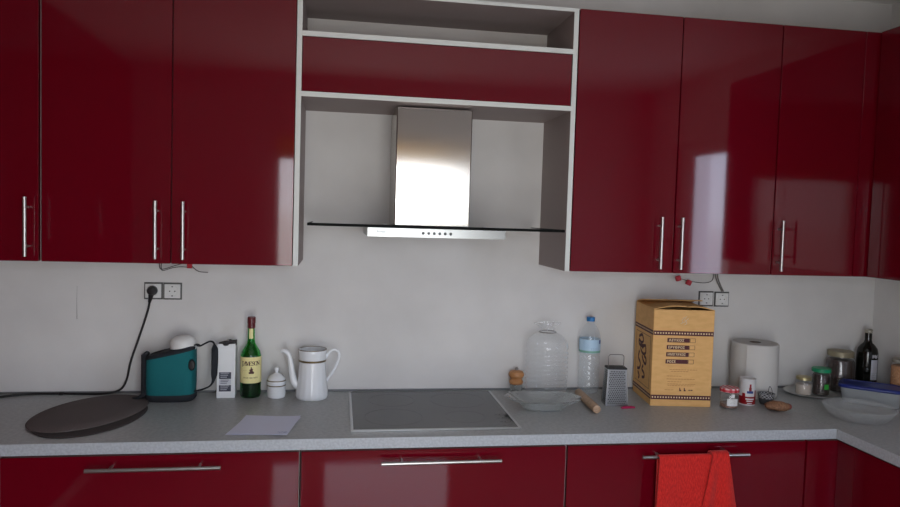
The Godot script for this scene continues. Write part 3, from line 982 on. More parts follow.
func build_jug() -> void:
	var t := thing("insulated_jug", "teal fabric covered insulated jug with dark trim, shoulder strap and white lid", "jug", Vector3(-0.512, 0.9, 0.1))
	# rounded box section
	var ring := func(y0: float, y1: float, hx: float, hz: float) -> Array:
		var r := []
		for k in 48:
			var a := TAU * k / 48
			var c := cos(a)
			var s := sin(a)
			var x := signf(c) * pow(absf(c), 0.55) * hx
			var z := signf(s) * pow(absf(s), 0.55) * hz
			r.append(Vector3(x, lerpf(y0, y1, (x / hx + 1.0) * 0.5), z))
		return r
	var st := S()
	loft(st, [ring.call(0.0, 0.0, 0.083, 0.054), ring.call(0.006, 0.006, 0.0895, 0.06), ring.call(0.022, 0.022, 0.0895, 0.06), ring.call(0.026, 0.027, 0.087, 0.058)], true, true)
	part(t, "base_band", st, M.navy_strap, "dark padded base band")
	st = S()
	loft(st, [ring.call(0.0255, 0.026, 0.087, 0.058), ring.call(0.06, 0.062, 0.0885, 0.0595), ring.call(0.12, 0.128, 0.0885, 0.0595), ring.call(0.158, 0.198, 0.0875, 0.058)], true, true)
	part(t, "sleeve", st, M.teal_fabric, "teal fabric sleeve")
	st = S()
	loft(st, [ring.call(0.157, 0.197, 0.0882, 0.0588), ring.call(0.166, 0.206, 0.0885, 0.059), ring.call(0.172, 0.212, 0.08, 0.05), ring.call(0.176, 0.214, 0.05, 0.03)], false, true)
	part(t, "top_cover", st, M.navy_strap, "dark slanted top cover")
	# white domed lid standing out of the cover
	st = S()
	var xl := Transform3D(Basis(Vector3.BACK, 0.06), Vector3(0.043, 0.188, 0.0))
	lathe(st, [Vector2(0.0, 0.0), Vector2(0.044, 0.0), Vector2(0.047, 0.006), Vector2(0.0485, 0.02), Vector2(0.047, 0.033), Vector2(0.042, 0.044), Vector2(0.03, 0.053), Vector2(0.018, 0.0575), Vector2(0.016, 0.056), Vector2(0.0, 0.0565)], 32, xl)
	part(t, "lid", st, M.white_plastic, "white domed lid")
	# side strip, shoulder strap loop, buckle and loose tail
	st = S()
	bx(st, Vector3(-0.105, 0.008, -0.03), Vector3(-0.0865, 0.18, 0.03), 0.006)
	part(t, "side_strip", st, M.navy_strap, "dark webbing strip")
	st = S()
	var lp := curve([Vector3(0.075, 0.205, 0.01), Vector3(0.094, 0.213, 0.014), Vector3(0.105, 0.208, 0.018), Vector3(0.125, 0.218, 0.02), Vector3(0.144, 0.226, 0.02), Vector3(0.158, 0.217, 0.02), Vector3(0.161, 0.18, 0.02), Vector3(0.1605, 0.12, 0.02), Vector3(0.157, 0.075, 0.02), Vector3(0.142, 0.052, 0.02), Vector3(0.115, 0.04, 0.018), Vector3(0.085, 0.032, 0.012)], 6)
	tube(st, lp, 0.0125, 10, true, 0.26, Vector3(0.2, 0.1, 1.0).cross(Vector3.UP).cross(Vector3(0.2, 0.1, 1.0)))
	part(t, "shoulder_strap", st, M.navy_strap, "dark webbing shoulder strap")
	st = S()
	lathe(st, [Vector2(0, -0.006), Vector2(0.013, -0.005), Vector2(0.017, 0.0), Vector2(0.013, 0.005), Vector2(0, 0.006)], 16, Transform3D(Basis(Vector3.RIGHT, PI / 2) * Basis().scaled(Vector3(0.75, 1.0, 1.3)), Vector3(0.083, 0.142, 0.052)))
	part(t, "buckle", st, M.black_plastic, "dark oval strap buckle")
	st = S()
	tube(st, curve([Vector3(-0.088, 0.03, 0.02), Vector3(-0.103, 0.02, 0.03), Vector3(-0.116, 0.0105, 0.03), Vector3(-0.13, 0.0065, 0.014), Vector3(-0.114, 0.0065, 0.006)], 5), 0.0125, 10, true, 0.5)
	part(t, "strap_tail", st, M.navy_strap)

func build_whiskey() -> void:
	var t := thing("whiskey_bottle", "green glass whiskey bottle with a cream label and dark red capsule", "bottle", Vector3(-0.2215, 0.9, 0.078), 0.07)
	var st := S()
	var outer := [Vector2(0, 0.003), Vector2(0.028, 0.0), Vector2(0.0365, 0.003), Vector2(0.0392, 0.01), Vector2(0.0398, 0.05), Vector2(0.0398, 0.15), Vector2(0.0388, 0.166), Vector2(0.034, 0.183), Vector2(0.024, 0.198), Vector2(0.0165, 0.212), Vector2(0.0138, 0.226), Vector2(0.0132, 0.25), Vector2(0.0135, 0.305), Vector2(0.0105, 0.305)]
	var inner := [Vector2(0.0105, 0.25), Vector2(0.011, 0.226), Vector2(0.0138, 0.211), Vector2(0.021, 0.197), Vector2(0.029, 0.181), Vector2(0.0358, 0.165), Vector2(0.0368, 0.15), Vector2(0.0368, 0.012), Vector2(0.03, 0.007), Vector2(0, 0.009)]
	lathe(st, outer + inner, 36)
	part(t, "bottle_body", st, M.bottle_green, "clear green glass")
	st = S()
	lathe(st, [Vector2(0, 0.0095), Vector2(0.03, 0.0075), Vector2(0.0365, 0.0125), Vector2(0.0365, 0.066), Vector2(0, 0.066)], 32)
	part(t, "whiskey", st, M.whiskey, "dark whiskey left in the bottle")
	var lab := 0.0401
	st = S()
	lathe(st, [Vector2(lab - 0.0002, 0.0615), Vector2(lab, 0.0615), Vector2(lab, 0.163), Vector2(lab - 0.0002, 0.163)], 40, Transform3D(), PI / 2 - 1.75, PI / 2 + 1.75)
	var lb := part(t, "label", st, M.label_cream, "cream paper label")
	st = S()
	bent_letters(st, "JAMESON", 0.0155, lab, 0.1385, PI / 2, 0.0104, true, true)
	part(lb, "lettering", st, M.ink_brown)
	st = S()
	bent_letters(st, "IRISH WHISKEY", 0.0045, lab, 0.083, PI / 2, 0.0046, true, true)
	bent_letters(st, "-----", 0.005, lab, 0.113, PI / 2 + 0.55, 0.004, true, true)
	part(lb, "small_lettering", st, M.ink_brown)
	# crest: a small standing shape over a scroll
	st = S()
	var cr := Transform3D(Basis(), Vector3(0.004, 0.112, lab - 0.0003))
	prism(st, PackedVector2Array([Vector2(-0.009, -0.013), Vector2(0.009, -0.013), Vector2(0.0105, -0.006), Vector2(0.005, -0.002), Vector2(0.006, 0.006), Vector2(0.002, 0.008), Vector2(0.001, 0.014), Vector2(-0.002, 0.013), Vector2(-0.003, 0.006), Vector2(-0.008, 0.001), Vector2(-0.005, -0.004), Vector2(-0.0105, -0.008)]), 0.0, 0.0006, cr)
	part(lb, "crest", st, M.ink_brown)
	st = S()
	lathe(st, [Vector2(0.0133, 0.232), Vector2(0.0147, 0.232), Vector2(0.0143, 0.271), Vector2(0.0137, 0.271)], 20, Transform3D(), PI / 2 - 0.55, PI / 2 + 0.55)
	part(t, "neck_label", st, M.label_cream, "cream neck strip")
	st = S()
	lathe(st, [Vector2(0.0137, 0.2715), Vector2(0.0148, 0.272), Vector2(0.015, 0.285), Vector2(0.0142, 0.287), Vector2(0.0142, 0.29), Vector2(0.0156, 0.292), Vector2(0.0156, 0.313), Vector2(0.0146, 0.3155), Vector2(0.0, 0.316)], 28)
	part(t, "capsule", st, M.capsule_red, "dark red screw capsule")

func build_coffee_pot() -> void:
	var t := thing("coffee_pot", "tall white porcelain coffee pot with long spout and gold band", "coffee pot", Vector3(0.0165, 0.9, 0.102))
	# gently fluted body
	var st := S()
	var rings := []
	for q in [[0.058, 0.0], [0.0625, 0.004], [0.064, 0.014], [0.0622, 0.03], [0.0575, 0.06], [0.0545, 0.09], [0.0525, 0.12], [0.0515, 0.142]]:
		var r := []
		for k in 64:
			var a := TAU * k / 64
			var fl: float = 1.0 + 0.012 * cos(a * 16.0) * smoothstep(0.142, 0.11, q[1])
			r.append(Vector3(cos(a) * q[0] * fl, q[1], sin(a) * q[0] * fl))
		rings.append(r)
	loft(st, rings, true, false)
	var prof := [Vector2(0.0515, 0.142), Vector2(0.0525, 0.145), Vector2(0.053, 0.152), Vector2(0.0542, 0.18), Vector2(0.0555, 0.19), Vector2(0.054, 0.1935), Vector2(0.0505, 0.191), Vector2(0.05, 0.18), Vector2(0.0485, 0.14), Vector2(0.05, 0.09), Vector2(0.057, 0.02), Vector2(0.0, 0.008)]
	lathe(st, prof, 48)
	var body := part(t, "body", st, M.porcelain)
	st = S()
	lathe(st, [Vector2(0.0525, 0.1462), Vector2(0.0535, 0.147), Vector2(0.054, 0.1535), Vector2(0.053, 0.1545)], 40)
	part(body, "gold_band", st, M.gold_band)
	st = S()
	lathe(st, [Vector2(0.0545, 0.1925), Vector2(0.0544, 0.1945), Vector2(0.0532, 0.1947), Vector2(0.0528, 0.193)], 40)
	part(body, "gold_rim", st, M.gold_band)
	# spout
	st = S()
	var sp := curve([Vector3(-0.045, 0.042, 0), Vector3(-0.068, 0.062, 0), Vector3(-0.078, 0.1, 0), Vector3(-0.085, 0.145, 0), Vector3(-0.095, 0.176, 0), Vector3(-0.112, 0.187, 0), Vector3(-0.122, 0.183, 0)], 6)
	var rr := []
	for i in sp.size():
		rr.append(lerpf(0.02, 0.0065, pow(float(i) / (sp.size() - 1), 0.6)))
	tube(st, sp, rr, 14, true, 1.0, Vector3.BACK)
	part(t, "spout", st, M.porcelain)
	st = S()
	tube(st, curve([Vector3(0.05, 0.158, 0), Vector3(0.066, 0.182, 0), Vector3(0.084, 0.191, 0), Vector3(0.098, 0.184, 0), Vector3(0.103, 0.165, 0), Vector3(0.098, 0.142, 0), Vector3(0.085, 0.112, 0), Vector3(0.068, 0.085, 0), Vector3(0.055, 0.068, 0)], 6), 0.0055, 12, true, 0.8, Vector3.BACK)
	part(t, "handle", st, M.porcelain)

func build_middle_things() -> void:
	# pepper mill behind the glass dish
	var t := thing("pepper_mill", "small pepper mill with turned wooden top and clear glass body", "pepper mill", Vector3(0.861, 0.9, 0.038))
	var st := S()
	lathe(st, [Vector2(0, 0), Vector2(0.024, 0), Vector2(0.026, 0.003), Vector2(0.026, 0.034), Vector2(0.0235, 0.034), Vector2(0.0235, 0.006), Vector2(0, 0.005)], 28)
	part(t, "glass_body", st, M.clear_glass)
	st = S()
	lathe(st, [Vector2(0, 0.0342), Vector2(0.0262, 0.0342), Vector2(0.0295, 0.039), Vector2(0.0295, 0.046), Vector2(0.024, 0.053), Vector2(0.0225, 0.057), Vector2(0.027, 0.062), Vector2(0.0325, 0.07), Vector2(0.0325, 0.078), Vector2(0.027, 0.087), Vector2(0.013, 0.092), Vector2(0, 0.0925)], 32)
	part(t, "wooden_top", st, M.turned_wood)
	st = S()
	lathe(st, [Vector2(0.0, 0.0925), Vector2(0.007, 0.0925), Vector2(0.0075, 0.1), Vector2(0.004, 0.104), Vector2(0, 0.1045)], 16)
	part(t, "knob", st, M.wire_grey)
	# big clear water jug bottle, ribbed, no cap
	t = thing("water_jug", "large empty clear plastic water jug with ribbed sides", "bottle", Vector3(0.973, 0.9, 0.096))
	var prof := [Vector2(0, 0.006), Vector2(0.06, 0.003), Vector2(0.078, 0.0), Vector2(0.086, 0.008)]
	for k in 9:
		var y := 0.022 + k * 0.019
		prof += [Vector2(0.086, y), Vector2(0.0885, y + 0.004), Vector2(0.0885, y + 0.008), Vector2(0.086, y + 0.012), Vector2(0.083, y + 0.0155)]
	prof += [Vector2(0.0885, 0.2), Vector2(0.087, 0.214), Vector2(0.081, 0.23), Vector2(0.07, 0.245), Vector2(0.052, 0.258), Vector2(0.034, 0.266), Vector2(0.027, 0.271), Vector2(0.0265, 0.279), Vector2(0.029, 0.281), Vector2(0.029, 0.285), Vector2(0.0265, 0.287), Vector2(0.0262, 0.306), Vector2(0.0242, 0.306)]
	st = S()
	lathe(st, prof, 48, Transform3D(), 0.0, TAU, 0.9)
	var jb := part(t, "jug_body", st, M.clear_plastic)
	st = S()
	lathe(st, [Vector2(0.035, 0.2635), Vector2(0.0365, 0.2655), Vector2(0.035, 0.2675), Vector2(0.033, 0.2665)], 32)
	part(jb, "neck_ring", st, M.wire_grey)
	st = S()
	tube(st, curve([Vector3(-0.028, 0.284, 0), Vector3(-0.05, 0.297, 0.0), Vector3(-0.062, 0.303, 0.012), Vector3(-0.045, 0.309, 0.026), Vector3(0, 0.311, 0.033), Vector3(0.035, 0.309, 0.026), Vector3(0.046, 0.303, 0.01), Vector3(0.028, 0.288, 0)], 5), 0.0042, 8, true, 0.6)
	part(t, "carry_handle", st, M.clear_plastic)
	# water bottle with blue cap
	t = thing("water_bottle", "tall clear plastic water bottle with a blue cap and pale blue label", "bottle", Vector3(1.174, 0.9, 0.052), 0.15)
	prof = [Vector2(0, 0.008), Vector2(0.02, 0.003), Vector2(0.034, 0.0), Vector2(0.042, 0.006), Vector2(0.0445, 0.02)]
	for k in 6:
		var y := 0.032 + k * 0.022
		prof += [Vector2(0.0445, y), Vector2(0.0445, y + 0.014), Vector2(0.043, y + 0.018)]
	prof += [Vector2(0.0445, 0.168), Vector2(0.0445, 0.232), Vector2(0.042, 0.25), Vector2(0.034, 0.272), Vector2(0.022, 0.29), Vector2(0.0142, 0.297), Vector2(0.0142, 0.302), Vector2(0.0165, 0.303), Vector2(0.0165, 0.305)]
	st = S()
	lathe(st, prof, 40, Transform3D(), 0.0, TAU, 1.2)
	part(t, "bottle_body", st, M.bottle_plastic)
	st = S()
	lathe(st, [Vector2(0.0446, 0.174), Vector2(0.0449, 0.174), Vector2(0.0449, 0.231), Vector2(0.0446, 0.231)], 40)
	var lb := part(t, "label", st, M.label_sky, "pale blue printed label")
	st = S()
	lathe(st, [Vector2(0.0449, 0.175), Vector2(0.0451, 0.175), Vector2(0.0451, 0.184), Vector2(0.0449, 0.184)], 40)
	part(lb, "green_band", st, M.label_green)
	st = S()
	for q in [[0.55, 0.012], [0.3, 0.009], [0.1, 0.013], [-0.12, 0.008]]:
		lathe(st, [Vector2(0.0449, 0.2), Vector2(0.0452, 0.2), Vector2(0.0452, 0.2 + q[1]), Vector2(0.0449, 0.2 + q[1])], 4, Transform3D(), PI / 2 + q[0] - 0.07, PI / 2 + q[0] + 0.07)
	for k in 3:
		bent_letters(st, "------", 0.006, 0.0451, 0.196 - k * 0.004, PI / 2 - 0.1, 0.0075, true, false)
	part(lb, "lettering", st, M.ink_navy)
	st = S()
	lathe(st, [Vector2(0.0452, 0.213), Vector2(0.0453, 0.213), Vector2(0.0453, 0.2295), Vector2(0.0452, 0.2295)], 8, Transform3D(), 0.75, 1.05)
	part(lb, "blue_patch", st, M.ink_navy)
	st = S()
	lathe(st, [Vector2(0, 0.3052), Vector2(0.0172, 0.3052), Vector2(0.0175, 0.32), Vector2(0.0165, 0.3225), Vector2(0, 0.323)], 28)
	part(t, "cap", st, M.cap_blue)
	# clear glass dish, boat shaped with lobed ends
	t = thing("glass_dish", "shallow clear glass dish with lobed ends in front of the water jug", "dish", Vector3(0.905, 0.9, 0.288), -0.08)
	var ring := func(hx: float, hz: float, y: float, lobe: float) -> Array:
		var r := []
		for k in 72:
			var a := TAU * k / 72
			var c := cos(a)
			var s := sin(a)
			var w := 1.0 + lobe * 0.06 * cos(a * 12.0) * pow(absf(c), 2.0)
			r.append(Vector3(signf(c) * pow(absf(c), 0.8) * hx * w, y + lobe * 0.004 * absf(c), signf(s) * pow(absf(s), 0.62) * hz * w))
		return r
	st = S()
	loft(st, [ring.call(0.072, 0.056, 0.0, 0.0), ring.call(0.078, 0.06, 0.002, 0.0), ring.call(0.1, 0.078, 0.022, 0.1), ring.call(0.128, 0.09, 0.036, 0.6), ring.call(0.142, 0.094, 0.04, 1.0)], true, false)
	var top_o: Array = ring.call(0.142, 0.094, 0.04, 1.0)
	var top_i: Array = ring.call(0.137, 0.09, 0.0425, 1.0)
	var ins := [top_i, ring.call(0.122, 0.085, 0.0375, 0.6), ring.call(0.095, 0.073, 0.024, 0.1), ring.call(0.073, 0.055, 0.0065, 0.0)]
	smooth(st)
	for k in 72:
		var k1 := (k + 1) % 72
		quad(st, top_o[k], top_i[k], top_i[k1], top_o[k1], Vector3.UP)
	for i in 3:
		for k in 72:
			var k1 := (k + 1) % 72
			var m: Vector3 = (ins[i][k] + ins[i + 1][k1]) * 0.5
			quad(st, ins[i][k], ins[i + 1][k], ins[i + 1][k1], ins[i][k1], Vector3(-m.x, 0.1, -m.z))
	flat(st)
	for k in 72:
		tri(st, Vector3(0, 0.0065, 0), ins[3][k], ins[3][(k + 1) % 72], Vector3.UP)
	part(t, "dish", st, M.dish_glass)
	# short wooden rolling pin
	t = thing("rolling_pin", "short pale wooden rolling pin lying beside the glass dish", "rolling pin", Vector3(1.098, 0.9, 0.25), 0.0)
	st = S()
	var ax := Transform3D(Basis(Vector3.RIGHT, PI / 2).rotated(Vector3.UP, -0.07), Vector3(0, 0.0168, 0))
	lathe(st, [Vector2(0, -0.135), Vector2(0.013, -0.133), Vector2(0.016, -0.126), Vector2(0.0165, -0.06), Vector2(0.0168, 0.03), Vector2(0.0165, 0.09), Vector2(0.0165, 0.108), Vector2(0.0125, 0.114), Vector2(0.0125, 0.119), Vector2(0.0155, 0.124), Vector2(0.015, 0.133), Vector2(0.009, 0.137), Vector2(0, 0.138)], 24, ax)
	part(t, "roller", st, M.pale_wood)
	build_grater()
	t = thing("pink_peg", "small pink plastic strip lying at the foot of the grater", "peg", Vector3(1.244, 0.9, 0.312), 0.15)
	st = S()
	bx(st, Vector3(-0.03, 0.0, -0.006), Vector3(0.03, 0.006, 0.006), 0.002)
	bx(st, Vector3(-0.022, 0.006, -0.004), Vector3(0.018, 0.0085, 0.004), 0.001)
	part(t, "strip", st, M.pink_plastic)
	build_carton()

func build_grater() -> void:
	var t := thing("box_grater", "stainless steel box grater with a wire loop handle", "grater", Vector3(1.213, 0.9, 0.25), -0.12)
	var b := Vector2(0.0435, 0.032)
	var c := Vector2(0.036, 0.024)
	var h := 0.15
	var st := S()
	var cor := [Vector2(-1, 1), Vector2(1, 1), Vector2(1, -1), Vector2(-1, -1)]
	var r0 := []
	var r1 := []
	flat(st)
	for k in 4:
		r0.append(Vector3(cor[k].x * b.x, 0.0, cor[k].y * b.y))
		r1.append(Vector3(cor[k].x * c.x, h, cor[k].y * c.y))
	for k in 4:
		var k1 := (k + 1) % 4
		var o: Vector3 = r0[k] + r0[k1]
		quad(st, r0[k], r1[k], r1[k1], r0[k1], Vector3(o.x, 0, o.z))
		quad(st, r0[k] * 0.97, r1[k] * Vector3(0.97, 1, 0.97), r1[k1] * Vector3(0.97, 1, 0.97), r0[k1] * 0.97, -Vector3(o.x, 0, o.z))
	quad(st, r1[0], r1[1], r1[2], r1[3], Vector3.UP)
	for k in 4:
		tube(st, [r0[k] + Vector3(0, 0.001, 0), r1[k]], 0.0028, 8)
	part(t, "body", st, M.grater_steel)
	st = S()
	bx(st, Vector3(-c.x - 0.003, h - 0.005, -c.y - 0.003), Vector3(c.x + 0.003, h + 0.002, c.y + 0.003), 0.001)
	part(t, "top_rim", st, M.grater_hole, "dark top rim")
	var tilt := atan2(b.y - c.y, h)
	for face in 2:
		st = S()
		var nx := 9 if face == 0 else 6
		for j in 18:
			for i in nx:
				var y := 0.012 + j * 0.0073
				var k := y / h
				var half := lerpf(b.x, c.x, k) if face == 0 else lerpf(b.y, c.y, k)
				var u := (i + 0.5 + (0.5 if j % 2 else 0.0)) / (nx + 0.5) * 2.0 - 1.0
				var p := Vector3(u * (half - 0.005), y, lerpf(b.y, c.y, k)) if face == 0 else Vector3(-lerpf(b.x, c.x, k), y, u * (half - 0.004))
				var n := Vector3(0, sin(tilt), cos(tilt)) if face == 0 else Vector3(-cos(tilt), sin(tilt), 0)
				var s := Vector3.RIGHT if face == 0 else Vector3.BACK
				var up := n.cross(s).normalized()
				var w := 0.0027
				var q := p + n * 0.0004
				quad(st, q + s * w, q + up * w * 1.2, q - s * w, q - up * w * 1.2, n)
				tri(st, q + s * w * 0.9 + up * 0.0006, q - s * w * 0.9 + up * 0.0006, q + up * w * 0.3 + n * 0.0012, n)
		var g := part(t, "grating_holes", st, M.grater_hole, "rows of tiny grating holes")
		g.set_meta("kind", "stuff")
	st = S()
	tube(st, curve([Vector3(-0.03, h, 0), Vector3(-0.031, h + 0.035, 0), Vector3(-0.029, h + 0.046, 0), Vector3(-0.02, h + 0.05, 0), Vector3(0.02, h + 0.05, 0), Vector3(0.029, h + 0.046, 0), Vector3(0.031, h + 0.035, 0), Vector3(0.03, h, 0)], 5), 0.0018, 8, true, 1.0, Vector3.BACK)
	part(t, "handle", st, M.wire_grey, "thin wire loop handle")

func build_carton() -> void:
	var t := thing("wine_box", "tall tan cardboard box with dark printed bands and half open top flaps", "box", Vector3(1.4885, 0.9, 0.172), -0.136)
	var hx := 0.1215
	var hz := 0.125
	var h := 0.388
	var st := S()
	var th := 0.004
	bx(st, Vector3(-hx, 0, hz - th), Vector3(hx, h, hz), 0.0012)
	bx(st, Vector3(-hx, 0, -hz), Vector3(hx, h, -hz + th), 0.0012)
	bx(st, Vector3(-hx, 0, -hz + th), Vector3(-hx + th, h, hz - th), 0.0012)
	bx(st, Vector3(hx - th, 0, -hz + th), Vector3(hx, h, hz - th), 0.0012)
	bx(st, Vector3(-hx + th, 0, -hz + th), Vector3(hx - th, 0.004, hz - th), 0.0012)
	part(t, "walls", st, M.cardboard_print)
	# top flaps, none quite shut
	for f in [[Vector3(-hx, h, 0), Vector3(0.13, 0.014, 0), Vector3(0, 0, hz - 0.002)], [Vector3(hx, h, 0), Vector3(-0.105, 0.012, 0), Vector3(0, 0, hz - 0.002)], [Vector3(0, h + 0.004, -hz), Vector3(0, 0.02, 0.12), Vector3(hx - 0.002, 0, 0)]]:
		st = S()
		var a: Vector3 = f[0]
		var d: Vector3 = f[1]
		var w: Vector3 = f[2]
		sheet(st, func(u: float, v: float) -> Vector3:
			return a + w * (u * 2.0 - 1.0) + d * v + Vector3(0, 0.006 * sin(v * PI) * (0.4 + 0.6 * u), 0), 6, 6, 0.003)
		part(t, "flap", st, M.cardboard_print)
	st = S()
	sheet(st, func(u: float, v: float) -> Vector3:
		return Vector3((u * 2.0 - 1.0) * (hx - 0.006), h - 0.002 - 0.018 * v, hz - 0.006 - 0.11 * v), 4, 4, 0.003)
	part(t, "flap", st, M.cardboard_inside, "inner flap folded down, showing the bare side")
	# printed bands round front and side
	var fx := Transform3D(Basis(), Vector3(0, 0, hz))
	var lx := Transform3D(Basis(Vector3.UP, -PI / 2), Vector3(-hx, 0, 0))
	for side in [[fx, hx], [lx, hz]]:
		var xf: Transform3D = side[0]
		var w: float = side[1]
		for y in [0.036, 0.294]:
			st = S()
			bx(st, Vector3(-w + 0.001, y - 0.009, 0.0), Vector3(w - 0.001, y + 0.009, 0.0004), 0.0001, xf)
			var bd := part(t, "printed_band", st, M.print_maroon, "dark printed band")
			st = S()
			var n := 22
			for k in n:
				var x := lerpf(-w + 0.008, w - 0.008, float(k) / (n - 1))
				bx(st, Vector3(x - 0.0026, y - 0.003, 0.0004), Vector3(x + 0.0026, y + 0.003, 0.0007), 0.0001, xf)
			part(bd, "band_dots", st, M.print_cream)
	# rows of wine names, each with a tick box
	var names := ["ΛΕΥΚΟΣ", "ΕΡΥΘΡΟΣ", "ΗΜΙΓΛΥΚΟΣ", "ΡΟΖΕ"]
	for k in 4:
		var y := 0.266 - k * 0.0285
		var x0 := -0.064 - k * 0.0012
		st = S()
		bx(st, Vector3(x0, y - 0.0085, 0.0), Vector3(x0 + 0.09, y + 0.0085, 0.0004), 0.0001, fx)
		var bar := part(t, "name_bar", st, M.print_maroon)
		st = S()
		var wd: float = [0.062, 0.066, 0.072, 0.034][k]
		letters(st, names[k], 0.0105, fx * Transform3D(Basis(), Vector3(x0 + 0.006 + wd * 0.5, y, 0.0005)), true, false, 0.0003, wd)
		part(bar, "lettering", st, M.print_cream)
		st = S()
		for q in [[0.0, 0.022, 0.0072, 0.0085], [0.0, 0.022, -0.0085, -0.0072], [0.0, 0.0014, -0.0085, 0.0085], [0.0206, 0.022, -0.0085, 0.0085]]:
			bx(st, Vector3(x0 + 0.091 + q[0], y + q[2], 0.0), Vector3(x0 + 0.091 + q[1], y + q[3], 0.0004), 0.0001, fx)
		part(bar, "tick_box", st, M.print_maroon)
	st = S()
	var ys := [0.148, 0.141, 0.122, 0.11, 0.099, 0.09, 0.084, 0.066]
	for k in ys.size():
		var a: float = [-0.05, -0.045, -0.06, -0.06, -0.056, -0.056, -0.055, -0.066][k]
		var b: float = [0.06, 0.03, 0.0, 0.056, 0.0, 0.056, 0.05, -0.03][k]
		var x := a
		while x < b - 0.004:
			var w := 0.005 + 0.006 * absf(sin(x * 271.0 + k))
			bx(st, Vector3(x, ys[k] - 0.001, 0.0), Vector3(minf(x + w, b), ys[k] + 0.001, 0.0003), 0.00005, fx)
			x += w + 0.002
	part(t, "small_print", st, M.print_tan)
	st = S()
	for x in [-0.004, 0.014]:
		prism(st, PackedVector2Array([Vector2(x - 0.003, 0.062), Vector2(x + 0.005, 0.062), Vector2(x + 0.004, 0.067), Vector2(x + 0.001, 0.068), Vector2(x, 0.076), Vector2(x - 0.003, 0.075)]), 0.0, 0.0004, fx)
	bx(st, Vector3(0.03, 0.064, 0.0), Vector3(0.036, 0.068, 0.0004), 0.0001, fx)
	bx(st, Vector3(0.038, 0.064, 0.0), Vector3(0.046, 0.068, 0.0004), 0.0001, fx)
	part(t, "pictogram", st, M.print_maroon)
	# pale flourish near the top of the front
	st = S()
	for q in [[-0.006, 0.0], [0.004, 0.004], [0.01, -0.004]]:
		var o := Vector3(q[0], 0.345 + q[1], 0.0004)
		tube(st, curve([fx * (o + Vector3(-0.008, -0.012, 0)), fx * (o + Vector3(0.001, -0.006, 0)), fx * (o + Vector3(-0.003, 0.003, 0)), fx * (o + Vector3(0.006, 0.014, 0))], 5), 0.0011, 5)
	part(t, "pale_emblem", st, M.print_silver)
	# framed side panel with brush strokes
	st = S()
	for q in [[-0.1, -0.098, 0.06, 0.272], [0.094, 0.096, 0.06, 0.272], [-0.1, 0.096, 0.06, 0.062], [-0.1, 0.096, 0.27, 0.272]]:
		bx(st, Vector3(q[0], q[2], 0.0), Vector3(q[1], q[3], 0.0004), 0.0001, lx)
	part(t, "side_frame", st, M.print_maroon)
	st = S()
	var strokes := [
		[[-0.06, 0.25], [-0.02, 0.262], [0.0, 0.24], [-0.03, 0.228], [-0.06, 0.236], [-0.05, 0.216], [0.01, 0.222]],
		[[0.0, 0.215], [0.03, 0.225], [0.036, 0.196], [0.0, 0.186], [-0.03, 0.2], [-0.028, 0.216], [0.0, 0.208]],
		[[0.02, 0.18], [0.045, 0.172], [0.04, 0.15], [0.01, 0.158], [-0.01, 0.176]],
		[[-0.05, 0.19], [-0.06, 0.16], [-0.03, 0.14], [-0.04, 0.118], [-0.07, 0.112]],
		[[0.01, 0.14], [-0.005, 0.12], [0.02, 0.112], [0.03, 0.096], [0.0, 0.088]],
		[[-0.06, 0.1], [-0.04, 0.084], [-0.05, 0.074]]]
	for s in strokes:
		var p := []
		for q in s:
			p.append(lx * Vector3(q[0], q[1], 0.0002))
		tube(st, curve(p, 5), 0.006, 6, true, 0.12, Vector3.LEFT)
	part(t, "brush_lettering", st, M.print_maroon, "dark brush lettering")

func jar(at: Vector3, called: String, label: String, r: float, h: float, fill: Material, fill_h: float, lid: Material, lid_h: float, lid_r := 0.0) -> Node3D:
	var t := thing(called, label, "jar", at)
	var st := S()
	var neck := r * 0.86
	var hb := h - lid_h
	lathe(st, [Vector2(0, 0.001), Vector2(r * 0.88, 0.0), Vector2(r, r * 0.1), Vector2(r, hb - r * 0.35), Vector2(r * 0.95, hb - r * 0.15), Vector2(neck, hb - 0.002), Vector2(neck, hb)], 32)
	part(t, "glass", st, M.jar_glass)
	if fill:
		st = S()
		var rf := r - 0.0029
		lathe(st, [Vector2(0, 0.0038), Vector2(r * 0.84, 0.0035), Vector2(rf, r * 0.14), Vector2(rf, minf(fill_h, hb - r * 0.42)), Vector2(rf * 0.9, minf(fill_h, hb - r * 0.22)), Vector2(0, minf(fill_h, hb - r * 0.2) + 0.001)], 28)
		part(t, "contents", st, fill)
	var lr := lid_r if lid_r > 0.0 else neck + 0.002
	st = S()
	lathe(st, [Vector2(0, hb + 0.0004), Vector2(lr, hb + 0.0004), Vector2(lr, hb + lid_h - 0.003), Vector2(lr - 0.003, hb + lid_h), Vector2(0, hb + lid_h)], 36)
	part(t, "lid", st, lid)
	return t

